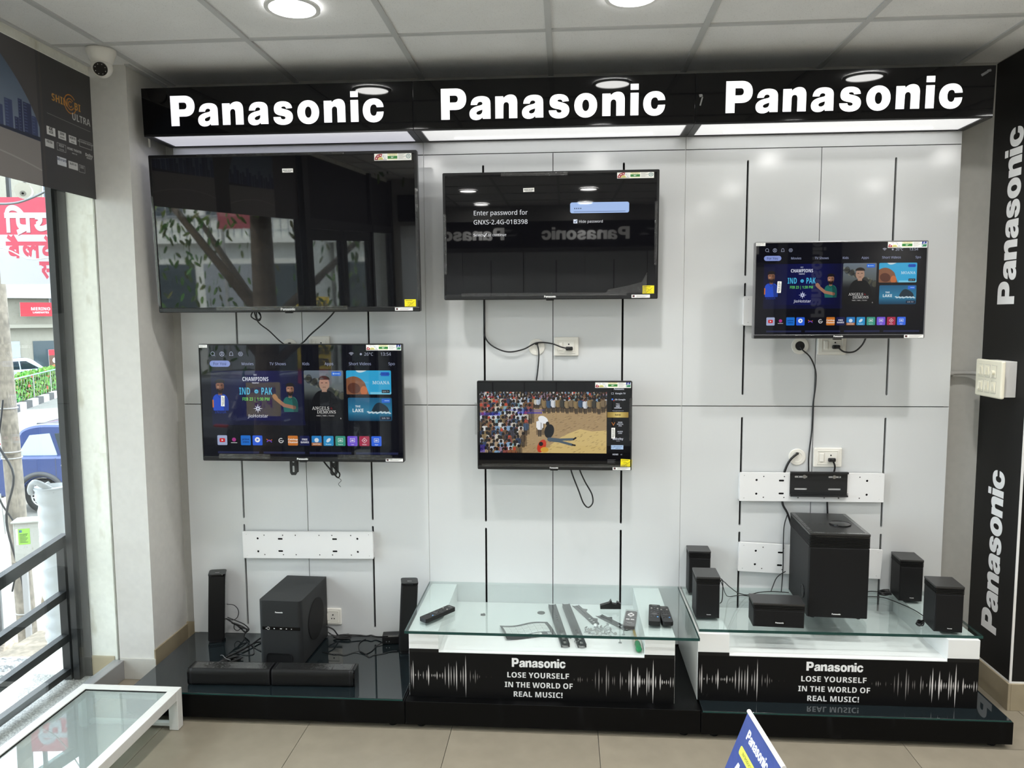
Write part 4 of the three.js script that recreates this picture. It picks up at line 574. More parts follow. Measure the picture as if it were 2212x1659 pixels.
// ---------- black plinths ----------
{
  const feet = (t, x0, x1) => { for (const x of [x0 + 0.06, x1 - 0.06]) for (const z of [0.05, 0.56]) part('foot', [cyl(0.018, 0.012, x, 0.006, z, 0.018, 20), cyl(0.008, 0.014, x, 0.016, z, 0.008, 12)], M.blackMatte, t); };
  const data = [[-1.83, -0.6125, 0.122, 'black plinth with dark glass top carrying the left-hand sound system', 1], [-0.6095, 0.6115, 0.1225, 'black plinth with scuffed matt top under the middle glass table', 0], [0.6145, 1.835, 0.114, 'black plinth with glass top under the right-hand glass table', 1]];
  for (const [x0, x1, y, label, gl] of data) {
    const t = thing('plinth', label, 'plinth', [0, 0, 0], 0, 'black floor plinths');
    part('body', boxUV(rspan(x0, x1, 0.022, y, 0.002, 0.604, 0.0015)), M.blackScuff, t);
    if (gl) { part('glass_top', boxUV(rspan(x0 + 0.006, x1 - 0.008, y, y + 0.008, 0.004, 0.603, 0.0012)), M.darkGlass, t); part('glass_edge', [span(x0 + 0.006, x1 - 0.008, y + 0.0012, y + 0.0068, 0.6025, 0.6038)], M.glassEdge, t); }
    feet(t, x0, x1);
  }
}
// ---------- white units with printed fronts and glass tops ----------
T.front = canvasTex(1664, 300, (g, W, h) => {
  g.fillStyle = '#0b0b0c'; g.fillRect(0, 0, W, h);
  const mid = h * 0.52, wave = (u0, u1, list) => { for (let [u, a, wd, c] of list) { const x = (u0 + (u1 - u0) * u) * W; wd *= 0.72; g.fillStyle = `rgb(${c},${c - 4},${c - 6})`; g.beginPath(); g.moveTo(x - wd, mid); g.quadraticCurveTo(x - wd * 0.5, mid - a * h * 0.3, x, mid - a * h * 0.5); g.quadraticCurveTo(x + wd * 0.5, mid - a * h * 0.3, x + wd, mid); g.quadraticCurveTo(x + wd * 0.5, mid + a * h * 0.3, x, mid + a * h * 0.5); g.quadraticCurveTo(x - wd * 0.5, mid + a * h * 0.3, x - wd, mid); g.fill(); } };
  wave(0, 0.32, [[0.02, 0.5, 5, 150], [0.042, 0.68, 6, 190], [0.07, 0.06, 5, 150], [0.105, 0.26, 5, 160], [0.13, 0.05, 4, 150], [0.165, 0.2, 5, 150], [0.205, 0.26, 5, 150], [0.228, 0.5, 8, 180], [0.265, 0.08, 4, 170], [0.285, 0.06, 4, 170], [0.305, 0.08, 5, 170], [0.33, 0.2, 6, 180], [0.365, 0.1, 5, 160], [0.395, 0.16, 6, 150], [0.428, 0.46, 6, 160], [0.47, 0.62, 6, 175], [0.50, 0.48, 5, 165], [0.535, 0.5, 5, 170], [0.565, 0.72, 6, 190], [0.615, 0.3, 5, 150], [0.645, 0.5, 5, 160], [0.675, 0.98, 6, 190], [0.73, 0.3, 4, 120], [0.765, 0.14, 4, 110], [0.79, 0.34, 5, 110], [0.815, 0.16, 4, 100], [0.84, 0.08, 4, 90], [0.92, 0.04, 3, 60], [0.98, 0.04, 3, 50]]);
  wave(0.62, 1.0, [[0.02, 0.06, 3, 90], [0.06, 0.12, 5, 110], [0.08, 0.14, 5, 110], [0.1, 0.08, 4, 100], [0.15, 0.12, 4, 80], [0.2, 0.05, 4, 70], [0.23, 0.42, 4, 110], [0.265, 0.56, 5, 130], [0.295, 0.18, 4, 110], [0.338, 0.74, 6, 130], [0.36, 0.5, 5, 120], [0.40, 0.2, 4, 110], [0.418, 0.24, 4, 110], [0.475, 0.44, 5, 140], [0.495, 0.24, 4, 140], [0.53, 0.1, 4, 150], [0.56, 0.5, 5, 190], [0.582, 0.8, 7, 210], [0.61, 0.26, 5, 180], [0.645, 0.66, 9, 200], [0.665, 0.3, 8, 190], [0.69, 0.16, 5, 180], [0.71, 0.16, 5, 180], [0.735, 0.66, 6, 190], [0.755, 0.52, 6, 190], [0.775, 0.2, 5, 170], [0.795, 1.0, 7, 210], [0.82, 0.3, 5, 190], [0.865, 0.38, 7, 190], [0.885, 0.12, 6, 190], [0.905, 0.08, 5, 190], [0.925, 0.12, 5, 190], [0.945, 0.1, 4, 180], [0.965, 0.26, 5, 180], [0.99, 0.24, 4, 180]]);
  wordOnCanvas(g, W * 0.392, h * 0.275, W * 0.203, '#e6e6e6');
  g.fillStyle = '#e2e2e2'; g.textAlign = 'center'; g.font = 'bold 55px sans-serif';
  const line = (s, x, y, w2) => { g.save(); g.translate(x, y); g.scale(w2 / g.measureText(s).width, 0.92); g.fillText(s, 0, 0); g.restore(); };
  line('LOSE YOURSELF', W * 0.491, h * 0.515, W * 0.238); line('IN THE WORLD OF', W * 0.494, h * 0.735, W * 0.26); line('REAL MUSIC!', W * 0.491, h * 0.945, W * 0.19);
});
T.frontSmooth = T.front; M.front = std({ map: T.front, roughness: 0.45, specularIntensity: 0.35 });
function glassUnit(label, x0, x1, zf, yb, gx0, gx1, gz, legL, legR) {
  const t = thing('glass_table', label, 'display table', [0, 0, 0], 0, 'white display tables with glass tops');
  const ys = 0.322, yt = 0.411;
  part('base_box', [rspan(x0, x1, yb, ys - 0.0145, 0.003, zf - 0.001, 0.001)], M.whiteLam, t);
  part('shelf', [rspan(x0, x1, ys - 0.0142, ys, 0.003, zf + 0.0005, 0.001)], M.whiteLam, t);
  part('printed_front', new THREE.PlaneGeometry(x1 - x0 - 0.004, ys - 0.0045 - yb).translate((x0 + x1) / 2, (ys - 0.0045 + yb) / 2, zf + 0.0016), M.front, t, 'black printed front with white slogan and sound wave');
  part('front_panel', span(x0 + 0.001, x1 - 0.001, yb + 0.001, ys - 0.004, zf - 0.001, zf + 0.0012), M.blackVinyl, t);
  for (const [a, b] of [[x0 + 0.001, legL + 0.001], [legR - 0.001, x1 - 0.001]]) part('front_strip', span(a, b, ys - 0.0045, ys + 0.010, zf, zf + 0.0014), M.blackVinyl, t);
  part('side_block', [rspan(x0, legL, ys, yt, 0.003, zf, 0.0012)], M.whiteLam, t);
  part('side_block', [rspan(legR, x1, ys, yt, 0.003, zf, 0.0012)], M.whiteLam, t);
  part('glass_top', boxUV(span(gx0 + 0.0008, gx1 - 0.0008, yt + 0.0004, yt + 0.0116, 0.004, gz - 0.0008)), M.tableGlass, t);
  part('glass_edge', [span(gx0, gx1, yt + 0.0004, yt + 0.0116, gz - 0.0008, gz + 0.0008), span(gx0 - 0.0004, gx0 + 0.0008, yt + 0.0004, yt + 0.0116, 0.004, gz), span(gx1 - 0.0008, gx1 + 0.0004, yt + 0.0004, yt + 0.0116, 0.004, gz)], M.glassEdge, t);
}
glassUnit('white display table with clear glass top holding remotes, tools and brackets', -0.6, 0.512, 0.557, 0.1228, -0.6105, 0.6055, 0.592, -0.474, 0.388);
glassUnit('white display table with clear glass top carrying the black surround speakers', 0.612, 1.74, 0.517, 0.1226, 0.6185, 1.759, 0.5, 0.74, 1.615);
const YT = 0.4230, YS = 0.3222;   // tops of glass and of the shelf below

// ---------- left-hand sound system on the dark plinth ----------
const YP = 0.1302;
{
  const t = thing('subwoofer', 'black subwoofer with control strip standing on the dark glass plinth', 'subwoofer', [-1.236, YP, 0.178], -0.035);
  const w = 0.1, d = 0.165, h = 0.312;
  const s = new THREE.Shape(); s.moveTo(-w, d); s.lineTo(-w, -d + 0.02); s.quadraticCurveTo(-w, -d, -w + 0.02, -d); s.lineTo(w - 0.02, -d); s.quadraticCurveTo(w, -d, w, -d + 0.02); s.lineTo(w, d); s.lineTo(-w, d);
  part('cabinet', extr(s, h - 0.012, 0.001, 10).rotateX(-Math.PI / 2).translate(0, 0.009, 0), std({ color: rgb(0.016, 0.017, 0.018), roughness: 0.5, specularIntensity: 0.6 }), t);
  part('control_strip', rspan(-0.086, 0.094, 0.172, 0.188, d - 0.004, d + 0.0022, 0.0015), M.blackGloss, t);
  part('control_knob', new THREE.TorusGeometry(0.006, 0.0012, 8, 24).translate(-0.056, 0.18, d + 0.003), M.greyCable, t);
  part('button_marks', [[-0.067, 0.003], [-0.028, 0.006], [0.004, 0.009], [0.03, 0.005], [0.054, 0.004]].map(([x, ww]) => bx(ww, 0.003, 0.0006, x, 0.1795, d + 0.0027)), M.letterWhite, t);
  part('brand_mark', wordmark(0.036, 0.0004).translate(-0.022, 0.253, d + 0.0012), M.letterWhite, t);
  const port = roundRect(0.118, 0.05, 0.018, -0.008, 0.034), pr = roundRect(0.126, 0.058, 0.022, -0.008, 0.034); pr.holes.push(roundRect(0.118, 0.05, 0.018, -0.008, 0.034, THREE.Path));
  part('bass_port', at(extr(port, 0.001, 0, 8), 0, 0, d + 0.0016), M.blackMatte, t); part('port_rim', at(extr(pr, 0.003, 0.0006, 8), 0, 0, d + 0.001), M.blackSatin, t);
  part('side_driver', new THREE.CylinderGeometry(0.098, 0.098, 0.004, 48).scale(1, 1, 1).rotateZ(Math.PI / 2).translate(w + 0.0015, 0.158, -0.015), M.blackMatte, t, 'round black side driver grille');
  for (const x of [-0.08, 0.08]) for (const z of [-0.14, 0.14]) part('foot', cyl(0.012, 0.009, x, 0.0045, z, 0.012, 16), M.blackMatte, t);
}
function tower(label, x, z, turn, lean) {
  const t = thing('tower_speaker', label, 'speaker', [x, YP, z], turn, 'slim tower speakers'); t.rotation.order = 'YXZ'; t.rotation.z = lean;
  const s = roundRect(0.075, 0.078, 0.014); part('cabinet', extr(s, 0.325, 0.001, 8).rotateX(-Math.PI / 2).translate(0, 0.012, 0), M.blackMatte, t);
  part('front_grille', extr(roundRect(0.066, 0.31, 0.004, 0, 0.175), 0.003, 0.001, 6).translate(0, 0, 0.0375), M.blackVinyl, t);
  part('top_cap', extr(roundRect(0.077, 0.08, 0.015), 0.006, 0.002, 8).rotateX(-Math.PI / 2).translate(0, 0.338, 0), M.blackGloss, t);
  part('side_film', boxUV(span(0.0386, 0.0392, 0.02, 0.33, -0.03, 0.03)), M.film, t, 'clear protective film on the side');
  part('base', extr(roundRect(0.066, 0.07, 0.012), 0.010, 0.001, 8).rotateX(-Math.PI / 2).translate(0, 0.0012, 0), M.blackSatin, t);
  part('brand_mark', wordmark(0.02).rotateX(-Math.PI / 2).translate(-0.01, 0.3465, 0.01), M.letterWhite, t);
}
tower('slim black tower speaker at the left end of the dark plinth', -1.672, 0.085, 0.35, -0.045);
tower('slim black tower speaker beside the middle glass table', -0.7, 0.148, 0.25, -0.055);
{
  const seg = (label, x, z, turn, capR) => {
    const t = thing('soundbar_half', label, 'soundbar', [x, YP, z], turn, 'two halves of a soundbar'), w = 0.352;
    const s = new THREE.Shape(); s.moveTo(-0.034, 0); s.lineTo(0.028, 0); s.quadraticCurveTo(0.037, 0.002, 0.037, 0.02); s.lineTo(0.037, 0.05); s.quadraticCurveTo(0.036, 0.07, 0.026, 0.072); s.lineTo(-0.034, 0.072); s.lineTo(-0.034, 0);
    part('body', extr(s, w, 0.0008, 8).rotateY(-Math.PI / 2).scale(1, 1, 1).translate(w / 2, 0.0012, 0), M.blackVinyl, t);
    part('top_film', boxUV(span(-w / 2 + 0.008, w / 2 - 0.008, 0.0742, 0.0746, -0.03, 0.026)), M.film, t, 'crumpled clear film on top');
    part('end_cap', at(extr(s, 0.006, 0.0012, 8).rotateY(-Math.PI / 2), capR * (w / 2 + 0.003) + 0.003, 0.0012, 0), M.blackGloss, t);
    part('end_trim', at(extr(s, 0.003, 0.0014, 8).rotateY(-Math.PI / 2), capR * (w / 2 - 0.012), 0.0012, 0), M.blackSatin, t);
    part('joint_cap', at(extr(s, 0.005, 0.001, 8).rotateY(-Math.PI / 2), -capR * (w / 2 + 0.0025) + 0.0025, 0.0012, 0), M.blackSatin, t);
  };
  seg('left half of the black soundbar lying along the plinth front', -1.405, 0.498, 0.03, -1);
  seg('right half of the black soundbar lying along the plinth front', -1.033, 0.487, 0.028, 1);
}
{ // power adapter by the right tower
  const t = thing('power_adapter', 'black power adapter block lying by the right-hand tower speaker', 'adapter', [-0.795, YP + 0.001, 0.062], 0.15);
  part('body', rbx(0.085, 0.038, 0.05, 0.006, 0, 0.019, 0), M.blackMatte, t); part('lid', rbx(0.083, 0.01, 0.048, 0.004, 0, 0.04, 0), M.blackSatin, t); part('socket_pins', [cylZ(0.0025, 0.003, -0.022, 0.014, 0.0255), cylZ(0.0025, 0.003, -0.008, 0.014, 0.0255)], M.steel, t); part('label_strip', bx(0.05, 0.003, 0.0006, 0.012, 0.040, 0.0245), M.greyCable, t);
}
const R2 = 0.0022, y0 = YP + R2;
single('speaker_cable', [tube([[-1.632, 0.30, 0.05], [-1.6, 0.292, 0.04], [-1.582, 0.262, 0.03], [-1.588, 0.225, 0.03], [-1.61, 0.212, 0.035], [-1.638, 0.226, 0.05]], 0.002), tube([[-1.638, 0.226, 0.05], [-1.601, 0.196, 0.04], [-1.566, 0.173, 0.035], [-1.535, 0.162, 0.03], [-1.548, 0.146, 0.03], [-1.578, 0.179, 0.035], [-1.613, 0.203, 0.045], [-1.577, 0.190, 0.04], [-1.542, 0.162, 0.032], [-1.552, 0.140, 0.03]], 0.0032), tube([[-1.63, 0.232, 0.05], [-1.59, 0.214, 0.045], [-1.55, 0.19, 0.035], [-1.53, 0.162, 0.03], [-1.546, 0.15, 0.03], [-1.57, 0.166, 0.033], [-1.60, 0.2, 0.04]], 0.0026), tube([[-1.6, 0.2, 0.04], [-1.602, 0.17, 0.04], [-1.588, 0.158, 0.036], [-1.572, 0.17, 0.034], [-1.59, 0.196, 0.038]], 0.002), tube([[-1.552, 0.140, 0.03], [-1.545, y0, 0.057], [-1.484, y0, 0.128], [-1.405, y0, 0.195], [-1.345, y0 + 0.01, 0.215]], 0.0022)], M.cable, 'tangled bundle of black speaker cable behind the left tower speaker', 'cable');
single('speaker_cable', [tube([[-1.33, 0.16, 0.06], [-1.40, 0.15, 0.06], [-1.443, 0.145, 0.079], [-1.469, 0.14, 0.16], [-1.504, 0.138, 0.238], [-1.53, 0.136, 0.279], [-1.54, 0.1345, 0.33], [-1.52, 0.1345, 0.372]], 0.004)], M.cable, 'thick black lead running from the left-hand subwoofer towards the soundbar', 'cable');
single('speaker_cable', [tube([[-1.34, 0.15, 0.09], [-1.422, y0, 0.098], [-1.465, y0, 0.106], [-1.444, y0, 0.177], [-1.422, y0, 0.235], [-1.446, y0, 0.245], [-1.508, y0, 0.231], [-1.54, y0, 0.25]], 0.0018)], M.cable, 'thin black lead zigzagging left of the left-hand subwoofer', 'cable');
single('cable_coil', [0, 1, 2, 3, 4].map((k) => tube([[-1.50 + k * 0.004, y0 + 0.002 * k, 0.285 - k * 0.004], [-1.53, y0 + 0.003 * k, 0.33 + k * 0.004], [-1.545 - k * 0.003, y0 + 0.002 * k, 0.362], [-1.52, y0 + 0.002 * k + 0.004, 0.338 - k * 0.003], [-1.485 + k * 0.003, y0 + 0.004 + k * 0.002, 0.285], [-1.466 + k * 0.004, y0 + 0.002 * k, 0.300 - k * 0.004], [-1.50, y0 + 0.002 * k, 0.345]], 0.0026)), M.cable, 'coiled black cable lying behind the soundbar', 'cable');
single('cable_tie', tube([[-1.556, y0 + 0.016, 0.29], [-1.538, y0 + 0.024, 0.305], [-1.51, y0 + 0.022, 0.332], [-1.486, y0 + 0.016, 0.336]], 0.0017), std({ color: rgb(0.12, 0.12, 0.12), roughness: 0.4 }), 'grey plastic tie around the coiled cable', 'cable tie');
single('speaker_cable', [tube([[-1.125, 0.2, 0.05], [-1.09, 0.18, 0.045], [-1.07, 0.15, 0.04], [-1.058, 0.143, 0.035], [-1.018, 0.15, 0.03], [-1.011, 0.140, 0.03], [-1.035, 0.136, 0.035], [-1.082, 0.135, 0.04], [-1.094, 0.14, 0.04], [-1.046, 0.150, 0.035], [-1.006, 0.148, 0.03], [-0.964, 0.145, 0.025], [-0.929, 0.142, 0.025], [-0.906, 0.146, 0.025], [-0.883, 0.14, 0.025], [-0.84, 0.146, 0.04]], 0.0036), tube([[-1.12, 0.17, 0.05], [-1.07, 0.14, 0.05], [-1.03, 0.137, 0.05], [-1.0, 0.142, 0.045], [-1.02, 0.148, 0.04], [-1.07, 0.146, 0.045], [-1.11, 0.16, 0.05]], 0.003)], M.cable, 'knotted black leads on the plinth right of the left-hand subwoofer', 'cable');
single('speaker_cable', [tube([[-0.931, y0, 0.036], [-0.948, y0, 0.075], [-0.938, y0, 0.136], [-0.913, y0, 0.185], [-0.887, y0, 0.198], [-0.866, y0, 0.167], [-0.857, y0, 0.116], [-0.835, y0 + 0.006, 0.083]], 0.0022)], M.cable, 'thin round loop of lead beside the power adapter block', 'cable');
single('speaker_cable', [tube([[-1.10, y0, 0.19], [-1.04, y0, 0.212], [-1.011, y0, 0.21], [-0.986, y0, 0.219], [-0.964, y0, 0.203], [-0.946, y0, 0.187], [-0.918, y0 + 0.004, 0.185], [-0.885, y0 + 0.002, 0.208], [-0.861, y0, 0.231], [-0.844, y0, 0.21], [-0.8, y0, 0.188], [-0.772, y0, 0.166], [-0.745, y0, 0.16]], 0.0018)], M.cable, 'thin wavy lead crossing the plinth to the right-hand tower speaker', 'cable');

// ---------- surround speakers on the right-hand glass table ----------
function grooves(w, d, y0g, y1g, n, r) { const out = []; const p = (y1g - y0g) / n; for (let i = 0; i < n; i++) out.push(extr(roundRect(w, d, r), p * 0.5, 0, 6).rotateX(-Math.PI / 2).translate(0, y0g + p * (i + 0.25), 0)); out.push(extr(roundRect(w - 0.008, d - 0.008, r), y1g - y0g, 0, 6).rotateX(-Math.PI / 2).translate(0, y0g, 0)); return out; }
{
  const t = thing('subwoofer', 'big black subwoofer with ribbed top edge standing on the right-hand glass table', 'subwoofer', [1.232, YT, 0.205], -0.05), w = 0.245, d = 0.325;
  part('cabinet', [extr(roundRect(w, d, 0.006), 0.308, 0, 6).rotateX(-Math.PI / 2).translate(0, 0.010, 0)], std({ color: rgb(0.011, 0.011, 0.012), roughness: 0.55, specularIntensity: 0.5 }), t);
  part('front_grille', [rspan(-w / 2 + 0.001, w / 2 - 0.001, 0.012, 0.318, d / 2 - 0.002, d / 2 + 0.012, 0.004)], M.blackMatte, t);
  part('ribbed_band', grooves(w + 0.002, d + 0.014, 0.318, 0.372, 9, 0.006).map((g) => g.translate(0, 0, 0.004)), M.blackVinyl, t);
  part('top_panel', [extr(roundRect(w + 0.002, d + 0.014, 0.006), 0.006, 0.001, 6).rotateX(-Math.PI / 2).translate(0, 0.373, 0.004)], std({ color: rgb(0.02, 0.02, 0.02), roughness: 0.28 }), t);
  const k = part('dial', [cyl(0.044, 0.004, 0.045, 0.382, 0.02, 0.043, 48)], M.blackGloss, t); part('dial_rim', new THREE.TorusGeometry(0.044, 0.0016, 8, 48).rotateX(Math.PI / 2).translate(0.045, 0.3835, 0.02), M.blackSatin, k);
  part('touch_marks', [-0.085, -0.063, -0.041, -0.019].map((x) => bx(0.012, 0.0006, 0.002, x, 0.3804, 0.02)), std({ color: rgb(0.05, 0.05, 0.05), roughness: 0.6 }), t);
  part('top_film', [boxUV(span(-0.121, -0.106, 0.3806, 0.3811, -0.15, 0.16)), boxUV(span(0.108, 0.121, 0.3806, 0.3811, -0.15, 0.16)), boxUV(span(-0.121, 0.121, 0.3806, 0.3811, 0.156, 0.17)), boxUV(span(-0.10, 0.121, 0.364, 0.3806, 0.1712, 0.1716))], M.film, t, 'clear protective film along the top edges');
  part('bass_port', [cylX(0.026, 0.004, -w / 2 - 0.0005, 0.094, 0.085, 40)], M.backing, t); part('port_rim', new THREE.TorusGeometry(0.027, 0.003, 10, 40).rotateY(Math.PI / 2).translate(-w / 2 - 0.001, 0.094, 0.085), M.blackGloss, t);
  part('brand_mark', wordmark(0.036, 0.0004).translate(-0.024, 0.026, d / 2 + 0.0125), M.letterWhite, t);
  for (const x of [-0.095, 0.095]) for (const z of [-0.13, 0.14]) part('foot', cyl(0.009, 0.0098, x, 0.0049, z, 0.008, 16), M.blackMatte, t);
}
function satellite(label, x, z, turn, w = 0.098, h = 0.192, d = 0.115, logo = 0.018) {
  const t = thing('satellite_speaker', label, 'speaker', [x, YT, z], turn, 'small surround speakers');
  part('cabinet', extr(roundRect(w, d, 0.004), h - 0.034, 0, 6).rotateX(-Math.PI / 2).translate(0, 0.0012, 0), std({ color: rgb(0.010, 0.010, 0.011), roughness: 0.5, specularIntensity: 0.6 }), t);
  part('front_grille', rspan(-w / 2 + 0.003, w / 2 - 0.003, 0.004, h - 0.036, d / 2 - 0.002, d / 2 + 0.004, 0.002), M.blackMatte, t);
  part('ribbed_band', grooves(w + 0.001, d + 0.006, h - 0.033, h - 0.008, 4, 0.004), M.blackVinyl, t);
  part('top_panel', extr(roundRect(w + 0.001, d + 0.006, 0.004), 0.006, 0.0008, 6).rotateX(-Math.PI / 2).translate(0, h - 0.0078, 0), std({ color: rgb(0.022, 0.022, 0.022), roughness: 0.3 }), t);
  part('brand_mark', wordmark(logo, 0.0003).translate(-logo / 2 + 0.004, 0.016, d / 2 + 0.0042), M.letterWhite, t);
  return t;
}
satellite('small black speaker at the front left of the right-hand glass table', 0.676, 0.326, -0.02, 0.1, 0.185);
satellite('small black speaker standing behind the front left one by the wall', 0.691, 0.05, -0.02, 0.1, 0.205, 0.085);
satellite('small black speaker at the back right of the glass table by the wall', 1.638, 0.078, -0.08, 0.1, 0.195, 0.115);
satellite('small black speaker at the front right corner of the glass table', 1.639, 0.413, -0.08, 0.11, 0.195, 0.118);
{ // centre speaker
  const t = thing('center_speaker', 'low wide black speaker lying in front of the big subwoofer', 'speaker', [0.955, YT, 0.415], -0.05), w = 0.208, h = 0.105, d = 0.1;
  part('cabinet', extr(roundRect(w, d, 0.004), h - 0.03, 0, 6).rotateX(-Math.PI / 2).translate(0, 0.0012, 0), std({ color: rgb(0.010, 0.010, 0.011), roughness: 0.5, specularIntensity: 0.6 }), t);
  part('front_grille', rspan(-w / 2 + 0.006, w / 2 - 0.003, 0.006, h - 0.032, d / 2 - 0.002, d / 2 + 0.004, 0.002), M.blackMatte, t);
  part('ribbed_band', grooves(w + 0.001, d + 0.006, h - 0.03, h - 0.008, 3, 0.004), M.blackVinyl, t);
  part('top_panel', extr(roundRect(w + 0.001, d + 0.006, 0.004), 0.006, 0.0008, 6).rotateX(-Math.PI / 2).translate(0, h - 0.0078, 0), std({ color: rgb(0.024, 0.024, 0.024), roughness: 0.3 }), t);
  part('name_plate', bx(0.042, 0.010, 0.001, 0.003, 0.022, d / 2 + 0.0043), M.blackGloss, t); part('brand_mark', wordmark(0.034, 0.0003).translate(-0.014, 0.0195, d / 2 + 0.005), M.letterWhite, t);
}
const yg = YT + 0.004;
single('speaker_cable', [tube([[0.728, 0.567, 0.355], [0.735, 0.578, 0.345], [0.80, 0.51, 0.24], [0.85, 0.46, 0.17], [0.91, yg, 0.11], [0.97, yg, 0.075], [1.03, yg, 0.06], [1.082, yg, 0.064], [1.11, yg, 0.07]], 0.0022)], M.cable, 'black lead arching from the front left speaker to the big subwoofer', 'cable');
single('speaker_cable', [tube([[0.728, 0.591, 0.36], [0.742, 0.56, 0.35], [0.78, 0.48, 0.24], [0.824, yg, 0.135], [0.877, yg, 0.117], [0.93, yg, 0.143], [0.93, yg, 0.352]], 0.002)], M.cable, 'black lead running behind the low wide speaker', 'cable');
single('speaker_cable', [tube([[0.728, 0.593, 0.36], [0.738, 0.588, 0.36], [0.742, 0.54, 0.36], [0.736, 0.492, 0.37], [0.729, 0.485, 0.37]], 0.002)], M.cable, 'short lead hanging down the side of the front left speaker', 'cable');
single('speaker_cable', [tube([[1.03, yg, 0.06], [1.04, 0.445, 0.05], [1.055, 0.486, 0.05], [1.071, 0.505, 0.05], [1.1, 0.521, 0.045]], 0.0022)], M.cable, 'short black lead rising from the glass behind the big subwoofer', 'cable');
single('speaker_cable', [tube([[1.103, 0.79, 0.033], [1.092, 0.74, 0.03], [1.09, 0.648, 0.03], [1.09, 0.546, 0.035], [1.085, 0.47, 0.045], [1.078, yg, 0.06]], 0.0024)], M.cable, 'black lead hanging down the left side of the big subwoofer', 'cable');
single('speaker_cable', [tube([[1.37, 0.46, 0.06], [1.43, yg, 0.055], [1.50, yg, 0.03], [1.547, yg, 0.037], [1.585, yg, 0.04]], 0.0022)], M.cable, 'thin lead from the big subwoofer to the back right speaker', 'cable');
single('speaker_cable', [tube([[1.36, yg + 0.01, 0.12], [1.42, yg, 0.10], [1.521, yg, 0.105], [1.576, yg, 0.19], [1.60, yg, 0.25], [1.61, yg, 0.33]], 0.0022)], M.cable, 'thin lead from the big subwoofer to the front right speaker', 'cable');
single('cable_coil', [0, 1, 2].map((k) => tube([[1.585, yg + 0.002 + k * 0.004, 0.03], [1.56, yg + 0.003 * k, 0.036 - k * 0.006], [1.525, yg + 0.004 * k, 0.055], [1.541, yg + 0.003 * k, 0.077 - k * 0.005], [1.575, yg + 0.004 * k, 0.055], [1.55, yg + 0.006 + 0.002 * k, 0.03 + k * 0.007], [1.53, yg + 0.004 * k, 0.06], [1.58, yg + 0.004 * k, 0.066]], 0.0036)), M.cable, 'knot of black cable beside the back right speaker', 'cable');
single('cable_coil', [0, 1, 2].map((k) => tube([[1.58, yg + 0.002, 0.37 + k * 0.006], [1.555, yg + 0.004 * k + 0.002, 0.385], [1.539, yg + 0.003 * k, 0.40 + k * 0.006], [1.541, yg, 0.425 - k * 0.004], [1.572, yg + 0.004 * k, 0.39 + k * 0.004], [1.553, yg + 0.002, 0.425], [1.538, yg + 0.004 * k, 0.411], [1.58, yg + 0.004 * k, 0.38]], 0.0024)), M.cable, 'loops of black cable beside the front right speaker', 'cable');

// ---------- remotes, tools and fittings on the middle table ----------
function remote(label, x, z, turn, w, l, o = {}) {
  const t = thing('remote_control', label, 'remote', [x, (o.y ?? YT) + 0.0008, z], turn, 'remote controls'); if (o.tip) { t.rotation.order = 'YXZ'; t.rotation.z = o.tip; }
  const th = o.th ?? 0.017, body = o.body ?? M.blackSatin;
  part('body', extr(roundRect(w, l, o.r ?? 0.008), th - 0.004, 0.002, 6).rotateX(-Math.PI / 2).translate(0, 0.002, 0), body, t);
  const btn = std({ color: o.btn ?? rgb(0.035, 0.035, 0.037), roughness: 0.45 });
  if (o.ring) { part('navigation_ring', new THREE.TorusGeometry(w * 0.25, 0.0035, 8, 32).rotateX(Math.PI / 2).scale(1, 0.5, 1).translate(0, th, -l * 0.24), M.letterWhite, t); for (const s of [-1, 1]) part('button', rbx(w * 0.34, 0.0016, 0.009, 0.0006, s * w * 0.22, th + 0.0004, 0.012), M.letterWhite, t); for (const z2 of [-l * 0.36, -l * 0.11]) part('button', rbx(w * 0.2, 0.0014, 0.005, 0.0006, 0, th + 0.0004, z2), M.letterWhite, t); part('brand_mark', wordmark(w * 0.5).rotateX(-Math.PI / 2).translate(-w * 0.25, th + 0.0004, l * 0.3), M.letterWhite, t); }
  else { part('navigation_pad', cyl(w * 0.26, 0.002, 0, th + 0.0006, l * 0.08, w * 0.25, 24), btn, t); for (let r = 0; r < 5; r++) for (const c of [-1, 0, 1]) { if (r === 3 && c === 0) continue; part('button', cyl(w * 0.085, 0.0022, c * w * 0.29, th + 0.0008, -l * 0.26 + r * l * 0.125 + (c ? 0 : -0.004), w * 0.075, 12), r === 4 && c === 1 ? std({ color: rgb(0.12, 0.3, 0.6), roughness: 0.4 }) : r === 0 && c ? M.greyCable : btn, t); } part('top_line', bx(w * 0.5, 0.0004, 0.0018, 0, th + 0.0002, -l * 0.43), M.greyCable, t); }
  if (o.bag) part('plastic_sleeve', boxUV(extr(roundRect(w + 0.008, l + 0.02, 0.004), th + 0.002, 0.001, 4).rotateX(-Math.PI / 2)), M.film, t, 'clear plastic sleeve');
  return t;
}
remote('long dark remote control lying askew at the left of the middle glass table', -0.497, 0.43, -0.63, 0.043, 0.175, { th: 0.018 });
remote('black remote control with coloured button, left of the pair on the right', 0.447, 0.388, -0.12, 0.046, 0.185, { th: 0.02, btn: rgb(0.08, 0.08, 0.085) });
remote('black remote control, right of the pair beside the glass edge', 0.493, 0.392, 0.0, 0.042, 0.17, { th: 0.018, r: 0.01 });
remote('remote control with white ring in a clear plastic sleeve', 0.338, 0.445, -0.16, 0.044, 0.16, { ring: 1, th: 0.016, bag: 1, body: std({ color: rgb(0.06, 0.06, 0.062), roughness: 0.35 }) });
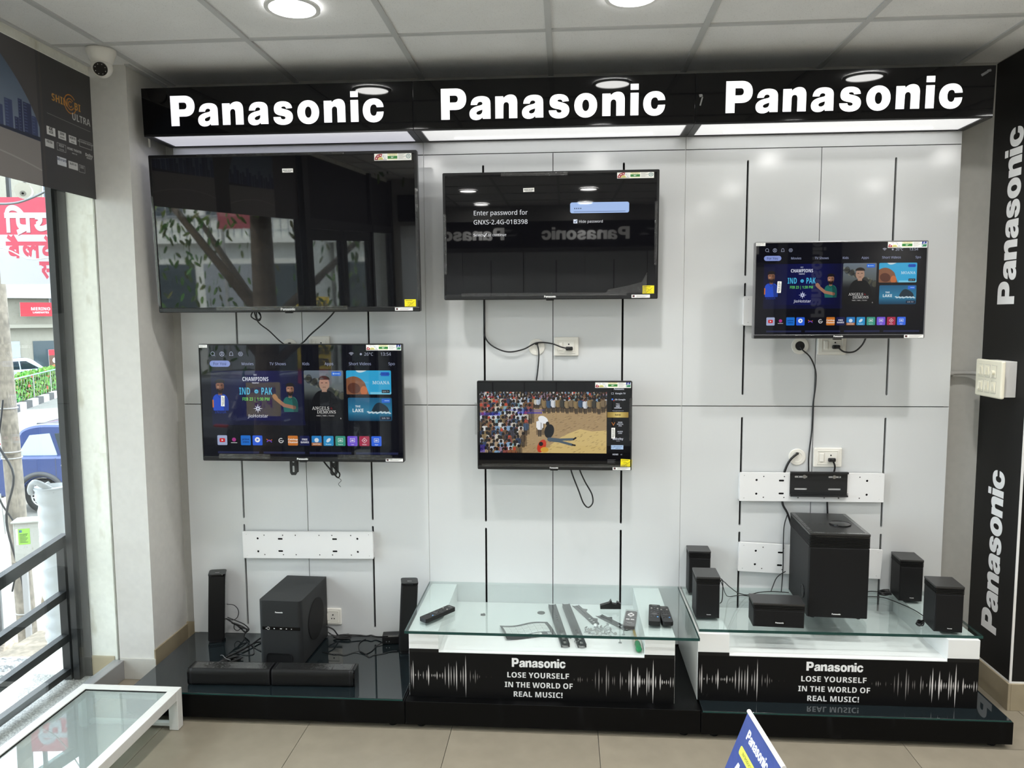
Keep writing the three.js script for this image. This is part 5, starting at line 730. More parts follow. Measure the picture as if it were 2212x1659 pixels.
function railBar(label, x0, z0, x1, z1, w, hook) {
  const L = Math.hypot(x1 - x0, z1 - z0), t = thing('mount_rail', label, 'bracket', [(x0 + x1) / 2, YS, (z0 + z1) / 2], Math.atan2(x1 - x0, z1 - z0), 'black mount rails');
  const s = new THREE.Shape(); s.moveTo(-w / 2, L / 2 - 0.004); s.lineTo(-w / 2 + 0.006, L / 2 - 0.012); s.lineTo(w / 2 - 0.006, L / 2 - 0.012); s.lineTo(w / 2, L / 2 - 0.004); if (hook) { s.lineTo(w / 2, L * 0.28); s.lineTo(w / 2 + 0.018, L * 0.22); s.lineTo(w / 2, L * 0.12); s.lineTo(w / 2, -L * 0.2); s.lineTo(w / 2 + 0.016, -L * 0.25); s.lineTo(w / 2, -L * 0.38); } s.lineTo(w / 2, -L / 2 + 0.012); s.lineTo(w / 2 - 0.008, -L / 2); s.lineTo(-w / 2 + 0.008, -L / 2); s.lineTo(-w / 2, -L / 2 + 0.012);
  for (let i = 0; i < 4; i++) s.holes.push(roundRect(w * 0.38, L * 0.056, 0.004, 0, -L * 0.44 + i * L * 0.085, THREE.Path));
  for (let i = 0; i < 9; i++) s.holes.push(roundRect(w * 0.16, 0.004, 0.0015, w * 0.05, L * 0.05 + i * L * 0.045, THREE.Path));
  part('rail', extr(s, 0.002, 0, 6).rotateX(-Math.PI / 2).scale(1, 1, 1).translate(0, hook ? 0.001 : 0.014, 0), M.blackSteel, t);
  if (!hook) part('lip', [span(-w / 2 - 0.001, -w / 2 + 0.001, 0.0006, 0.016, -L / 2 + 0.006, L / 2 - 0.012), span(w / 2 - 0.001, w / 2 + 0.001, 0.0006, 0.016, -L / 2 + 0.006, L / 2 - 0.012)], M.blackSteel, t);
}
railBar('slotted black mount rail on the shelf beside the printed template', -0.004, 0.045, 0.063, 0.5, 0.034);
railBar('slotted black mount rail on the shelf in the middle of the three', 0.063, 0.035, 0.134, 0.5, 0.034);
railBar('hooked black mount rail at the back of the shelf', 0.108, 0.02, 0.205, 0.25, 0.034, true);
railBar('flat black rail sticking out from under the sleeved remote', 0.215, 0.135, 0.345, 0.3, 0.036, true);
{
  const t = thing('hook_bracket', 'black moulded hook bracket lying on glass beside the sleeved remote', 'bracket', [0.262, YT + 0.0006, 0.30], 0.05);
  const s = poly([[-0.045, 0], [0.045, 0], [0.045, 0.022], [0.03, 0.03], [0.026, 0.02], [0.008, 0.022], [0.002, 0.04], [-0.006, 0.026], [-0.045, 0.014]]);
  part('body', extr(s, 0.02, 0.001, 4).translate(0, 0.001, -0.01), M.blackSatin, t);
}
{ // printed hole template
  const tex = canvasTex(512, 300, (g) => { g.fillStyle = '#3b3b3c'; g.fillRect(0, 0, 512, 300); g.fillStyle = '#d9d9d6'; g.fillRect(22, 40, 448, 200); g.strokeStyle = '#555'; g.lineWidth = 2; for (let i = 0; i <= 7; i++) { g.beginPath(); g.moveTo(22 + i * 64, 40); g.lineTo(22 + i * 64, 240); g.stroke(); } for (let j = 0; j < 4; j++) { g.beginPath(); g.moveTo(22, 40 + j * 66); g.lineTo(470, 40 + j * 66); g.stroke(); } g.fillStyle = '#888'; for (let i = 0; i < 7; i++) for (let j = 0; j < 3; j++) g.fillRect(32 + i * 64, 60 + j * 66, 40, 4); g.fillStyle = '#e8e8e4'; g.fillRect(240, 252, 130, 34); g.fillStyle = '#222'; g.font = 'bold 24px sans-serif'; g.fillText('L49-4242', 248, 278); g.fillStyle = '#bbb'; g.fillRect(430, 252, 40, 34); g.fillStyle = '#aaa'; g.font = '15px sans-serif'; g.fillText('TEMPLATE', 30, 26); });
  const t = thing('paper_template', 'printed black and white paper template lying on the shelf', 'paper', [-0.108, YS + 0.0008, 0.338], 0.3);
  const g = new THREE.PlaneGeometry(0.225, 0.145, 16, 6).rotateX(-Math.PI / 2), p = g.attributes.position; for (let i = 0; i < p.count; i++) p.setY(i, 0.009 + 0.004 * Math.sin(p.getX(i) * 34) + 0.003 * Math.cos(p.getZ(i) * 40)); g.computeVertexNormals();
  part('sheet', g, std({ map: tex, roughness: 0.6, side: THREE.DoubleSide }), t);
}
{ // screwdriver
  const t = thing('screwdriver', 'screwdriver with green handle and yellow shaft sleeve', 'screwdriver', [0.366, YS + 0.0145, 0.40], 0.02);
  part('handle', [new THREE.LatheGeometry([[0.0, 0.0], [0.010, 0.002], [0.0135, 0.012], [0.0125, 0.03], [0.0135, 0.055], [0.011, 0.078], [0.007, 0.088], [0, 0.09]].map((p) => new THREE.Vector2(...p)), 8).rotateX(-Math.PI / 2).translate(0, 0, 0.13)], std({ color: rgb(0.01, 0.22, 0.07), roughness: 0.2 }), t);
  part('sleeve', cylZ(0.0058, 0.13, 0, 0, -0.02, 0.0058, 16), std({ color: rgb(0.62, 0.40, 0.10), roughness: 0.4 }), t);
  part('blade', cylZ(0.0032, 0.07, 0, 0, -0.12, 0.0032, 12), M.steel, t);
}
{ // pile of loose wall plugs and screws
  const g = join([cyl(0.0028, 0.024, 0, 0.012, 0, 0.0016, 8), cyl(0.007, 0.0022, 0, 0.0252, 0, 0.007, 12)]), mats = [M.greyCable, M.steel, std({ color: rgb(0.3, 0.3, 0.3), roughness: 0.5 })];
  const put = (x, z, y, rx, rz, k, label, group) => { const m = single('screw', g, mats[k % 3], label, 'screw', group); m.position.set(x, YS + y, z); m.rotation.set(rx, k * 1.7, rz); };
  for (let k = 0; k < 30; k++) { const a = rnd() * 6.28, r = 0.055 * Math.sqrt(rnd()); put(0.215 + Math.cos(a) * r * 1.25, 0.335 + Math.sin(a) * r, 0.0075 + Math.max(0, (0.03 - r) * 0.5) * rnd(), Math.PI / 2 + rr(-0.25, 0.25), rr(-3, 3), k, 'grey screw in the small loose pile on the shelf', 'loose screws in a pile'); }
  put(0.318, 0.345, 0.0268, Math.PI, 0, 1, 'single grey screw standing head down right of the pile', 'loose screws'); put(0.296, 0.43, 0.0268, Math.PI, 0, 1, 'grey screw standing head down in front of the pile', 'loose screws');
  put(0.10, 0.44, 0.0075, Math.PI / 2, 0.8, 2, 'grey screw lying between the two front mount rails', 'loose screws'); put(0.062, 0.43, 0.0075, Math.PI / 2, 2.2, 2, 'grey screw lying against the left mount rail', 'loose screws');
}
single('shelf_hole_cap', cyl(0.018, 0.002, -0.054, YS + 0.0012, 0.123, 0.018, 28), M.blackSatin, 'round dark cable hole cap in the shelf', 'cap');
single('plastic_clip', [rbx(0.022, 0.008, 0.009, 0.002, -0.327, YS + 0.0045, 0.17), bx(0.008, 0.003, 0.0095, -0.323, YS + 0.0088, 0.17)], M.blackSatin, 'tiny black plastic clip lying alone on the shelf', 'clip');

// ---------- low white stand with a glass top by the window ----------
{
  const t = thing('low_stand', 'low white steel stand with glass top by the shop window', 'stand', [0, 0, 0]);
  const x0 = -2.0, x1 = -1.562, z0 = 0.635, z1 = 1.95, y1 = 0.172, b = 0.04;
  const m = std({ map: T.plaster, color: rgb(0.86, 0.86, 0.85), roughness: 0.42 });
  part('frame', [rspan(x0, x1, y1 - b, y1, z0, z0 + b, 0.002), rspan(x0, x1, y1 - b, y1, z1 - b, z1, 0.002), rspan(x0, x0 + b, y1 - b, y1, z0 + b, z1 - b, 0.002), rspan(x1 - b, x1, y1 - b, y1, z0 + b, z1 - b, 0.002)].map(boxUV), m, t);
  for (const [x, z] of [[x0, z0], [x1 - b, z0], [x0, z1 - b], [x1 - b, z1 - b]]) part('leg', boxUV(rspan(x, x + b, 0.0015, y1 - b + 0.001, z, z + b, 0.002)), m, t);
  part('cross_bar', boxUV(rspan(x0 + b, x1 - b, 0.012, 0.028, z0 + 0.008, z0 + 0.03, 0.002)), m, t);
  part('glass_top', boxUV(span(x0 + b - 0.004, x1 - b + 0.004, y1 - 0.014, y1 - 0.007, z0 + b - 0.004, z1 - b + 0.004)), std({ color: rgb(0.74, 0.82, 0.81), roughness: 0.0, transmission: 0.78, thickness: 0, ior: 1.85 }), t);
  part('rubber_seal', [span(x0 + b - 0.001, x0 + b + 0.003, y1 - 0.007, y1 - 0.003, z0 + b, z1 - b), span(x0 + b, x1 - b, y1 - 0.007, y1 - 0.003, z0 + b - 0.001, z0 + b + 0.003)], M.blackMatte, t);
}
// ---------- switch box with conduit on the pillar ----------
{
  const t = thing('switch_box', 'cream switch box with rows of rockers on the black pillar', 'switch', [1.997, 1.447, 0.155]);
  part('back_box', rspan(-0.068, 0, -0.078, 0.078, -0.085, 0.062, 0.003), M.white, t);
  const pl = part('plate', rspan(-0.084, -0.066, -0.082, 0.082, -0.105, 0.098, 0.007), M.creamPlastic, t);
  for (const y of [0.033, -0.035]) for (let c = 0; c < 3; c++) { const z = -0.058 + c * 0.05; const f = part('switch_module', rspan(-0.0862, -0.084, y - 0.026, y + 0.026, z - 0.018, z + 0.018, 0.001), M.creamPlastic, t); if (!(y > 0 && c === 2)) for (const s of [-1, 1]) { const r = part('rocker', rbx(0.006, 0.034, 0.013, 0.001), M.creamPlastic, f); r.position.set(-0.088, y, z + s * 0.008); r.rotation.z = s * 0.12; } else { part('round_knob', cylX(0.010, 0.012, -0.091, y - 0.004, z, 20), M.creamPlastic, f); } part('module_gap', [span(-0.0845, -0.0838, y - 0.0272, y + 0.0272, z - 0.0192, z + 0.0192)], M.greyCable, pl); }
  const c = thing('conduit_pipe', 'grey plastic conduit running from the wall panels to the switch box', 'pipe', [0, 0, 0]);
  part('pipe', tube([[1.832, 1.452, -0.04], [1.88, 1.456, -0.038], [1.95, 1.456, -0.03], [1.9965, 1.452, 0.02], [1.985, 1.45, 0.068]], 0.0095, 12), M.greyCable, c); part('coupling', [cylX(0.0125, 0.022, 1.846, 1.453, -0.04, 20), cylX(0.0135, 0.008, 1.84, 1.453, -0.04, 20)], M.greyCable, c);
}
// ---------- blue tent card in the foreground, on a low stool out of frame ----------
{
  const tex = canvasTex(512, 512, (g) => { g.fillStyle = '#3a4a88'; g.fillRect(0, 0, 512, 512); for (let i = 0; i < 40; i++) { g.fillStyle = i % 2 ? 'rgba(40,60,130,.10)' : 'rgba(110,120,190,.08)'; g.beginPath(); g.ellipse((i * 97) % 512, (i * 61) % 512, 90, 24, 0.6, 0, 7); g.fill(); } wordOnCanvas(g, 84, 112, 300, '#f6f6f8'); g.fillStyle = '#e8e85a'; g.beginPath(); g.roundRect(70, 160, 260, 46, 14); g.fill(); g.fillStyle = '#3a3d20'; g.font = 'bold 24px sans-serif'; g.fillText('INTRODUCING', 112, 192); g.fillStyle = '#fff'; g.font = 'bold 140px sans-serif'; g.fillText('A', 76, 340); });
  const t = thing('tent_card', 'blue folded tent card with white lettering in the foreground', 'sign card', [0.563, 0.3995, 1.56], 0.08);
  const w = 0.26, hgt = 0.26, lean = 0.36;
  const face = (s) => { const g = new THREE.BoxGeometry(0.0025, hgt, w).translate(0, -hgt / 2, w / 2); g.applyMatrix4(new THREE.Matrix4().makeRotationZ(s * lean)); return g.translate(0, hgt * Math.cos(lean) + 0.002, 0); };
  const card = std({ color: rgb(0.72, 0.70, 0.70), roughness: 0.6 });
  part('panel', face(-1), card, t); part('panel', face(1), card, t);
  part('fold', cylZ(0.006, w, 0, hgt * Math.cos(lean) + 0.002, w / 2, 0.006, 12), card, t);
  const pr = new THREE.PlaneGeometry(w, hgt).rotateY(-Math.PI / 2).translate(-0.0015, -hgt / 2, w / 2).applyMatrix4(new THREE.Matrix4().makeRotationZ(-lean)).translate(0, hgt * Math.cos(lean) + 0.002, 0); part('print', pr, std({ map: tex, roughness: 0.4 }), t);
  const s = thing('low_stool', 'low white stool below the picture edge under the blue card', 'stool', [0.60, 0, 1.72]); part('top', rbx(0.34, 0.03, 0.42, 0.006, 0, 0.3825, 0), M.white, s); for (const x of [-0.14, 0.14]) for (const z of [-0.18, 0.18]) part('leg', rbx(0.03, 0.366, 0.03, 0.003, x, 0.1838, z), M.white, s);
}
// ---------- the display wall opposite, seen in the screens ----------
{
  const b2 = ['near the windows', 'in the middle', 'towards the right'];
  [-1.2, 0.3, 1.8].forEach((cx, b) => {
    const t = thing('opposite_display', `white display wall with black sign strip behind the camera, ${b2[b]}`, 'wall panel', [cx, 0, ZF], Math.PI, 'display walls behind the camera');
    for (const s of [-1, 1]) part('panel', span(s * 0.373 - 0.372, s * 0.373 + 0.372, 0.1, 2.3, 0.001, 0.03), M.panel, t);
    part('sign_strip', span(-0.746, 0.746, 2.35, 2.66, 0.001, 0.14), M.blackGloss, t);
    part('lettering', wordmark(1.05, 0.001, 0.145).translate(-0.525, 2.44, 0.141), std({ color: rgb(0.8, 0.8, 0.8), emissive: rgb(1, 0.98, 0.9), emissiveIntensity: 0.8, roughness: 0.5 }), t);
    part('plinth', span(-0.746, 0.746, 0.0, 0.1, 0.001, 0.5), M.blackSatin, t);
    for (const s of [-1, 1]) part('slot', [span(s * 0.35 - 0.005, s * 0.35 + 0.005, 1.35, 2.2, 0.03, 0.0306), span(s * 0.35 - 0.005, s * 0.35 + 0.005, 0.2, 1.3, 0.03, 0.0306)], M.backing, t);
  });
  const p = thing('opposite_pillar', 'black pillar with upright white lettering behind the camera', 'pillar', [2.95, 0, ZF], Math.PI);
  part('wrap', span(-0.25, 0.25, 0.0, H - 0.01, 0.001, 0.35), M.blackVinyl, p);
  for (const y of [0.5, 1.7]) part('lettering', wordmark(0.9, 0.001, 0.15).applyMatrix4(new THREE.Matrix4().makeBasis(V3(0, 1, 0), V3(-1, 0, 0), V3(0, 0, 1)).setPosition(0.075, y, 0.351)), M.letterWhite, p);
}

// ---------- the street outside ----------
{
  const prof = [[-90, -2.1], [-4, -2.1], [6, -1.0], [70, -1.0]], pos = [], uv = [], idx = [];
  prof.forEach(([z, y], i) => { for (const x of [-80, -2.3, 40]) { pos.push(x, y, z); uv.push(x, z); } if (i) { const a = (i - 1) * 3; for (const k of [0, 1]) idx.push(a + k, a + k + 3, a + k + 1, a + k + 1, a + k + 3, a + k + 4); } });
  const g = new THREE.BufferGeometry(); g.setAttribute('position', new THREE.Float32BufferAttribute(pos, 3)); g.setAttribute('uv', new THREE.Float32BufferAttribute(uv, 2)); g.setIndex(idx); g.computeVertexNormals();
  struct('ground', g, std({ map: T.asphalt, color: rgb(0.30, 0.30, 0.29), roughness: 0.9 }), 'sunlit street in front of the shop');
  struct('trim_4', boxUV(span(-2.62, -2.245, -2.1, -0.02, -0.6, 6.2)), M.columnOut, 'raised shop front below the window');
  struct('trim_5', boxUV(rspan(-2.64, -2.106, -0.02, 0.012, 0.251, 6.2, 0.004)), std({ map: T.granite, color: rgb(0.75, 0.75, 0.74), roughness: 0.35 }), 'speckled granite sill outside the window');
  struct('trim_6', boxUV(span(-3.4, -2.62, -1.4, -0.32, -1.4, 6.2)), std({ map: T.dirt, color: rgb(0.9, 0.9, 0.88), roughness: 0.9 }), 'raised landing along the shop front');
}
struct('trim_7', boxUV(span(-4.1, -2.2, 2.98, 3.15, -4.5, 6.2)), M.columnOut, 'concrete canopy over the pavement along the shop front');  // canopy added out of view to block direct sun through the glass
{ // black steel post and railing
  const p = thing('steel_post', 'black steel post outside against the cream column', 'post', [0, 0, 0]);
  part('post', [rspan(-2.278, -2.247, -0.018, 2.9, 0.2, 0.3, 0.002)], M.blackSteel, p); part('angle', [rspan(-2.247, -2.212, 0.013, 2.82, 0.252, 0.262, 0.001)], M.blackSteel, p);
  const t = thing('railing', 'black steel railing with four bars outside the shop window', 'railing', [0, 0, 0]);
  part('end_post', [rspan(-2.325, -2.285, 0.013, 0.70, 0.265, 0.305, 0.002)], M.blackSteel, t);
  for (const [a, b, w] of [[0.69, -0.14, 0.052], [0.435, -0.10, 0.036], [0.222, -0.055, 0.036], [0.055, -0.01, 0.03]]) part('rail', bar([-2.305, a, 0.26], [-2.305, a + b * 1.55, 1.81], 0.034, w), M.blackSteel, t);
  part('far_post', [rspan(-2.325, -2.285, 0.013, 0.50, 1.79, 1.83, 0.002)], M.blackSteel, t);
}
{ // red and white sign board
  const tex = canvasTex(1024, 540, (g, W, h) => {
    g.fillStyle = '#a6a5ab'; g.fillRect(0, 0, W, h); g.fillStyle = '#a83648'; g.fillRect(0, 0, W, h * 0.43);
    for (let i = 0; i < 160; i++) { g.fillStyle = 'rgba(150,150,160,.16)'; g.fillRect((i * 197) % W, h * 0.44 + (i * 83) % (h * 0.56), 3, 2); }
    // lettering made of strokes: a head line with stems and bowls hanging from it
    const U = (s, ox, oy, col, lw) => ({ L: (...p) => { g.strokeStyle = col; g.lineWidth = lw; g.lineCap = 'butt'; g.lineJoin = 'miter'; g.beginPath(); p.forEach(([x, y], i) => g[i ? 'lineTo' : 'moveTo'](ox + x * s, oy + y * s)); g.stroke(); }, Q: (a, b, c, d) => { g.strokeStyle = col; g.lineWidth = lw; g.lineCap = 'butt'; g.beginPath(); g.moveTo(ox + a[0] * s, oy + a[1] * s); g.bezierCurveTo(ox + b[0] * s, oy + b[1] * s, ox + c[0] * s, oy + c[1] * s, ox + d[0] * s, oy + d[1] * s); g.stroke(); } });
    g.save(); g.translate(18, 0); g.scale(0.7, 1);
    for (const [dx, col] of [[4, '#701522'], [0, '#a9a8ae']]) { // first line
      const A = U(1, 42 + dx, 112 + dx, col, 34);
      A.L([30, 0], [30, 108]); A.Q([24, 6], [10, -62], [120, -66], [168, 4]); A.L([0, 0], [560, 0]); A.L([118, 0], [118, 40]); A.Q([118, 36], [118, 78], [150, 76], [210, 74]); A.L([205, 0], [205, 108]); A.L([190, 78], [106, 108]);
      A.Q([270, 8], [360, 12], [300, 58], [276, 56]); A.Q([276, 54], [290, 96], [340, 84], [386, 66]); A.L([386, 0], [386, 108]); A.L([470, 0], [470, 108]); A.Q([500, 8], [560, 40], [560, 80], [500, 92]);
    }
    const B = U(1, 40, 288, '#a83648', 26);
    B.L([0, 0], [620, 0]); B.L([100, 0], [100, 92]); B.Q([100, 26], [10, 14], [10, 86], [100, 62]); B.L([30, 26], [84, 66]); B.L([92, -2], [18, -46]); B.L([100, -2], [62, -50]); B.Q([196, 70], [150, 60], [150, 10], [186, 22]); B.Q([186, 30], [214, 22], [220, 60], [206, 78]); B.Q([214, 48], [230, 6], [262, 26], [262, 44]); B.L([274, 0], [274, 92]); B.L([398, 0], [398, 92]); B.Q([398, 22], [310, 10], [310, 88], [398, 58]); B.L([394, -2], [348, -44]); B.Q([500, 20], [430, 20], [430, 90], [510, 62]); B.L([520, 0], [520, 92]); B.L([610, 0], [610, 92]);
    const C = U(1, 325, 412, '#a83648', 24);
    C.L([0, 0], [420, 0]); C.Q([20, 4], [70, 8], [50, 46], [20, 44]); C.L([30, 46], [70, 92]); C.L([60, 44], [112, 44]); C.L([122, 0], [122, 88]); C.Q([190, 20], [130, 20], [140, 84], [200, 60]); C.L([212, 0], [212, 88]); C.L([300, 0], [300, 88]); C.Q([300, 20], [240, 20], [240, 84], [300, 60]); g.restore();
  });
  const t = thing('shop_sign', 'red and white shop sign board with large hindi lettering outside the window', 'sign', [-5.15, 2.05, -3.06], 0.10);
  part('board', bx(1.5, 0.79, 0.05, 0.74, 0.395, -0.03), M.white, t); part('print', new THREE.PlaneGeometry(1.5, 0.79).translate(0.74, 0.395, -0.004), std({ map: tex, roughness: 0.45 }), t);
  part('bracket', [bar([0.1, 0.79, -0.03], [0.1, 1.1, -0.03], 0.03), bar([1.3, 0.79, -0.03], [1.3, 1.1, -0.03], 0.03), bar([0.1, 1.1, -0.03], [3.2, 1.1, 0.6], 0.03)], M.blackSteel, t);
}
{ // round outdoor camera under a bracket
  const t = thing('outdoor_camera', 'round white outdoor camera hanging in front of the red sign', 'camera', [-3.56, 2.58, -1.29], 0.4);
  part('housing', cylZ(0.05, 0.045, 0, 0, 0, 0.052, 32), M.whitePlastic, t); part('rear_cap', cylZ(0.04, 0.06, 0.0, 0.0, -0.05, 0.048, 32), M.greyCable, t); part('lens', [cylZ(0.018, 0.006, 0, -0.02, 0.025, 0.018, 24)], M.greyCable, t); part('lens_glass', cylZ(0.007, 0.007, 0, -0.02, 0.027, 0.007, 16), M.blackGloss, t);
  part('bracket_arm', [rod([0, 0.04, -0.03], [0.0, 0.3, -0.03], 0.01), rod([0, 0.3, -0.03], [1.35, 0.42, 1.2], 0.012)], M.greyCable, t);
}
{ // hanging wires by the post
  const wires = [[[-2.30, 2.26, 0.15], [-2.33, 1.9, 0.12], [-2.37, 1.6, 0.1], [-2.36, 1.3, 0.1], [-2.30, 1.15, 0.14], [-2.285, 1.1, 0.19]], [[-2.29, 2.25, 0.15], [-2.31, 2.0, 0.13], [-2.35, 1.7, 0.11], [-2.345, 1.4, 0.11], [-2.29, 1.2, 0.15], [-2.286, 1.12, 0.19]]];
  ['thin dark wire hanging from the banner beside the black post', 'second thin wire hanging close to the black post'].forEach((l, i) => single('hanging_wire', tube(wires[i], 0.0022), i ? M.greyCable : M.cable, l, 'wire'));
  single('hanging_wire', [tube([[-4.6, 2.62, -2.0], [-4.1, 2.55, -1.6], [-3.5, 2.5, -1.2], [-2.6, 2.6, -0.4], [-2.32, 2.9, 0.05]], 0.008)], M.cable, 'black cable sagging across the top of the red sign', 'wire');
  single('hanging_wire', [tube([[-7, 1.5, -3.4], [-5.2, 2.35, -2.9], [-4.2, 2.2, -2.2], [-2.9, 2.25, -0.9], [-2.33, 2.5, 0.05]], 0.005)], M.greyCable, 'pale thin wire crossing in front of the red sign', 'wire');
}
{ // utility pole with its wires and metal box
  const t = thing('utility_pole', 'weathered concrete utility pole on the pavement outside', 'pole', [-6.0, -2.15, -4.1]);
  part('pole', boxUV(rod([0.09, 0, 0.02], [-0.30, 7.5, -0.25], 0.095, 0.075, 20)), std({ map: T.poleWood, color: rgb(0.6, 0.58, 0.56), roughness: 0.9 }), t);
  part('band', [0.62, 1.15, 2.35, 2.42, 2.9].map((y) => new THREE.TorusGeometry(0.094, 0.008, 8, 24).rotateX(Math.PI / 2).translate(0.09 - 0.052 * y, y, 0.02 - 0.036 * y)), M.greyCable, t);
  part('wire', [tube([[0.16, 0.4, 0.1], [0.13, 1.0, 0.11], [0.0, 1.7, 0.12], [0.1, 2.2, 0.1], [-0.1, 2.6, 0.08], [-0.13, 3.4, 0.05]], 0.012), tube([[0.02, 0.9, 0.13], [0.12, 1.5, 0.08], [-0.1, 2.0, 0.1], [-0.02, 3.0, 0.03]], 0.009)], M.cable, t);
  part('notice', boxUV(bx(0.13, 0.45, 0.01, -0.06, 1.75, 0.06).rotateZ(0.05)), std({ map: T.plaster, color: rgb(0.6, 0.6, 0.6), roughness: 0.8 }), t);
  const b = thing('meter_box', 'grey metal meter box with green label beside the pole', 'box', [-5.66, -0.84, -3.86], 0.35);
  part('box', rbx(0.24, 0.42, 0.16, 0.01, 0, 0.21, 0), std({ map: T.stain, color: rgb(0.4, 0.4, 0.385), roughness: 0.5 }), b); part('lid', rbx(0.26, 0.02, 0.2, 0.006, 0.0, 0.43, 0.01), std({ map: T.stain, color: rgb(0.45, 0.45, 0.44), roughness: 0.5 }), b);
  part('label', bx(0.13, 0.17, 0.002, -0.03, 0.27, 0.081), std({ map: canvasTex(96, 128, (g) => { g.fillStyle = '#7fae3c'; g.fillRect(0, 0, 96, 128); g.fillStyle = '#e8f0e0'; g.fillRect(0, 0, 14, 128); g.fillStyle = '#2a5a7a'; g.fillRect(22, 10, 20, 20); g.fillStyle = '#20401a'; for (let i = 0; i < 7; i++) g.fillRect(24, 42 + i * 11, 58 - (i * 7) % 20, 5); }), roughness: 0.5 }), b);
  part('support', [bar([-0.06, -1.3, 0], [-0.06, 0.02, 0], 0.05), bar([0.12, 0.1, 0.0], [0.2, -1.2, 0.1], 0.03)], M.alu, b);
}
{ // upright roll of white foam and wrapped bundle on the landing
  const pr = []; for (let i = 0; i <= 60; i++) { const y = i / 60 * 1.12; pr.push(new THREE.Vector2(0.066 + 0.012 * Math.abs(Math.sin(y * 40)) + (y > 1.02 ? (y - 1.02) * 0.2 : 0), y)); } pr.unshift(new THREE.Vector2(0, 0)); pr.push(new THREE.Vector2(0.07, 1.125), new THREE.Vector2(0.04, 1.06), new THREE.Vector2(0, 1.05));
  const foam = std({ color: rgb(0.50, 0.52, 0.54), roughness: 0.6, transmission: 0.25, thickness: 0 });
  const t = thing('foam_roll', 'tall upright roll of white foam wrap outside the window', 'foam roll', [-2.78, -0.3185, -0.32]); part('roll', new THREE.LatheGeometry(pr, 32), std({ color: rgb(0.50, 0.52, 0.54), roughness: 0.6 }), t); part('loose_edge', tube([[0.05, 1.1, 0.05], [-0.04, 1.16, 0.08], [-0.1, 1.09, 0.03], [-0.06, 1.12, -0.06]], 0.016, 8), foam, t);
  const b = thing('wrapped_bundle', 'long bundle wrapped in wrinkled white plastic lying outside the window', 'bundle', [-2.85, -0.305, 0.36]);
  const g = new THREE.SphereGeometry(1, 48, 32), p = g.attributes.position; for (let i = 0; i < p.count; i++) { const x = p.getX(i), y = p.getY(i), z = p.getZ(i), n = 1 + 0.10 * Math.sin(z * 9 + x * 4) * Math.cos(y * 7) + 0.05 * Math.sin(x * 17 + z * 23); p.setXYZ(i, x * 0.22 * n, Math.max(-0.13, y * 0.17 * n), Math.sign(z) * Math.pow(Math.abs(z), 0.7) * 0.55); } g.translate(0, 0.115, 0); g.computeVertexNormals();
  part('wrap', boxUV(g), std({ color: rgb(0.36, 0.38, 0.41), roughness: 0.35, bumpMap: T.wrap, bumpScale: 0.02 }), b); part('tie', new THREE.TorusGeometry(0.19, 0.008, 8, 32).scale(1.12, 0.85, 1).translate(0, 0.11, -0.2), M.whitePlastic, b);
}
{ // spoked wheel leaning near the pole, and a dark cabinet
  const t = thing('motorcycle_wheel', 'old spoked motorcycle wheel standing behind the pole', 'wheel', [-5.72, -1.55, -4.55], 0.6);
  part('tyre', new THREE.TorusGeometry(0.25, 0.05, 14, 40), std({ color: rgb(0.32, 0.27, 0.2), roughness: 0.9 }), t); part('rim', new THREE.TorusGeometry(0.2, 0.012, 10, 40), std({ color: rgb(0.7, 0.58, 0.3), roughness: 0.4, metalness: 0.4 }), t); part('hub', cylZ(0.03, 0.08), M.steel, t);
  const sp = []; for (let i = 0; i < 18; i++) { const a = i * Math.PI / 9; sp.push(rod([Math.cos(a) * 0.025, Math.sin(a) * 0.025, (i % 2 - 0.5) * 0.05], [Math.cos(a + 0.3) * 0.2, Math.sin(a + 0.3) * 0.2, 0], 0.0025, 0.0025, 5)); } part('spokes', sp, M.steel, t); part('stand', bar([0, -0.2, -0.05], [0.05, -0.52, -0.25], 0.03), M.blackSteel, t);
  const c = thing('street_cabinet', 'dark grey cabinet at the pavement edge left of the pole', 'cabinet', [-6.75, -2.1, -4.35], 0.6); part('body', rbx(0.5, 1.25, 0.35, 0.01, 0, 0.625, 0), std({ color: rgb(0.09, 0.095, 0.1), roughness: 0.5 }), c); part('door', rbx(0.44, 1.05, 0.01, 0.003, 0, 0.65, 0.178), std({ color: rgb(0.11, 0.115, 0.12), roughness: 0.45 }), c); part('side_rail', bar([0.3, 0, 0.1], [0.3, 1.35, 0.1], 0.06), M.columnOut, c);
}
{ // heap of earth around the pole's foot
  const g = new THREE.SphereGeometry(1, 40, 20), p = g.attributes.position; for (let i = 0; i < p.count; i++) { const x = p.getX(i), y = p.getY(i), z = p.getZ(i), n = 1 + 0.25 * Math.sin(x * 7 + z * 5) + 0.12 * Math.sin(z * 19 - x * 13); p.setXYZ(i, x * 1.4, Math.max(-0.02, y * 0.22 * n), z * 1.1); } g.computeVertexNormals();
  const m = struct('ground_mound', boxUV(g), std({ map: T.dirt, roughness: 1 }), 'heap of brown earth at the foot of the pole'); m.position.set(-5.7, -2.1, -3.7);
}
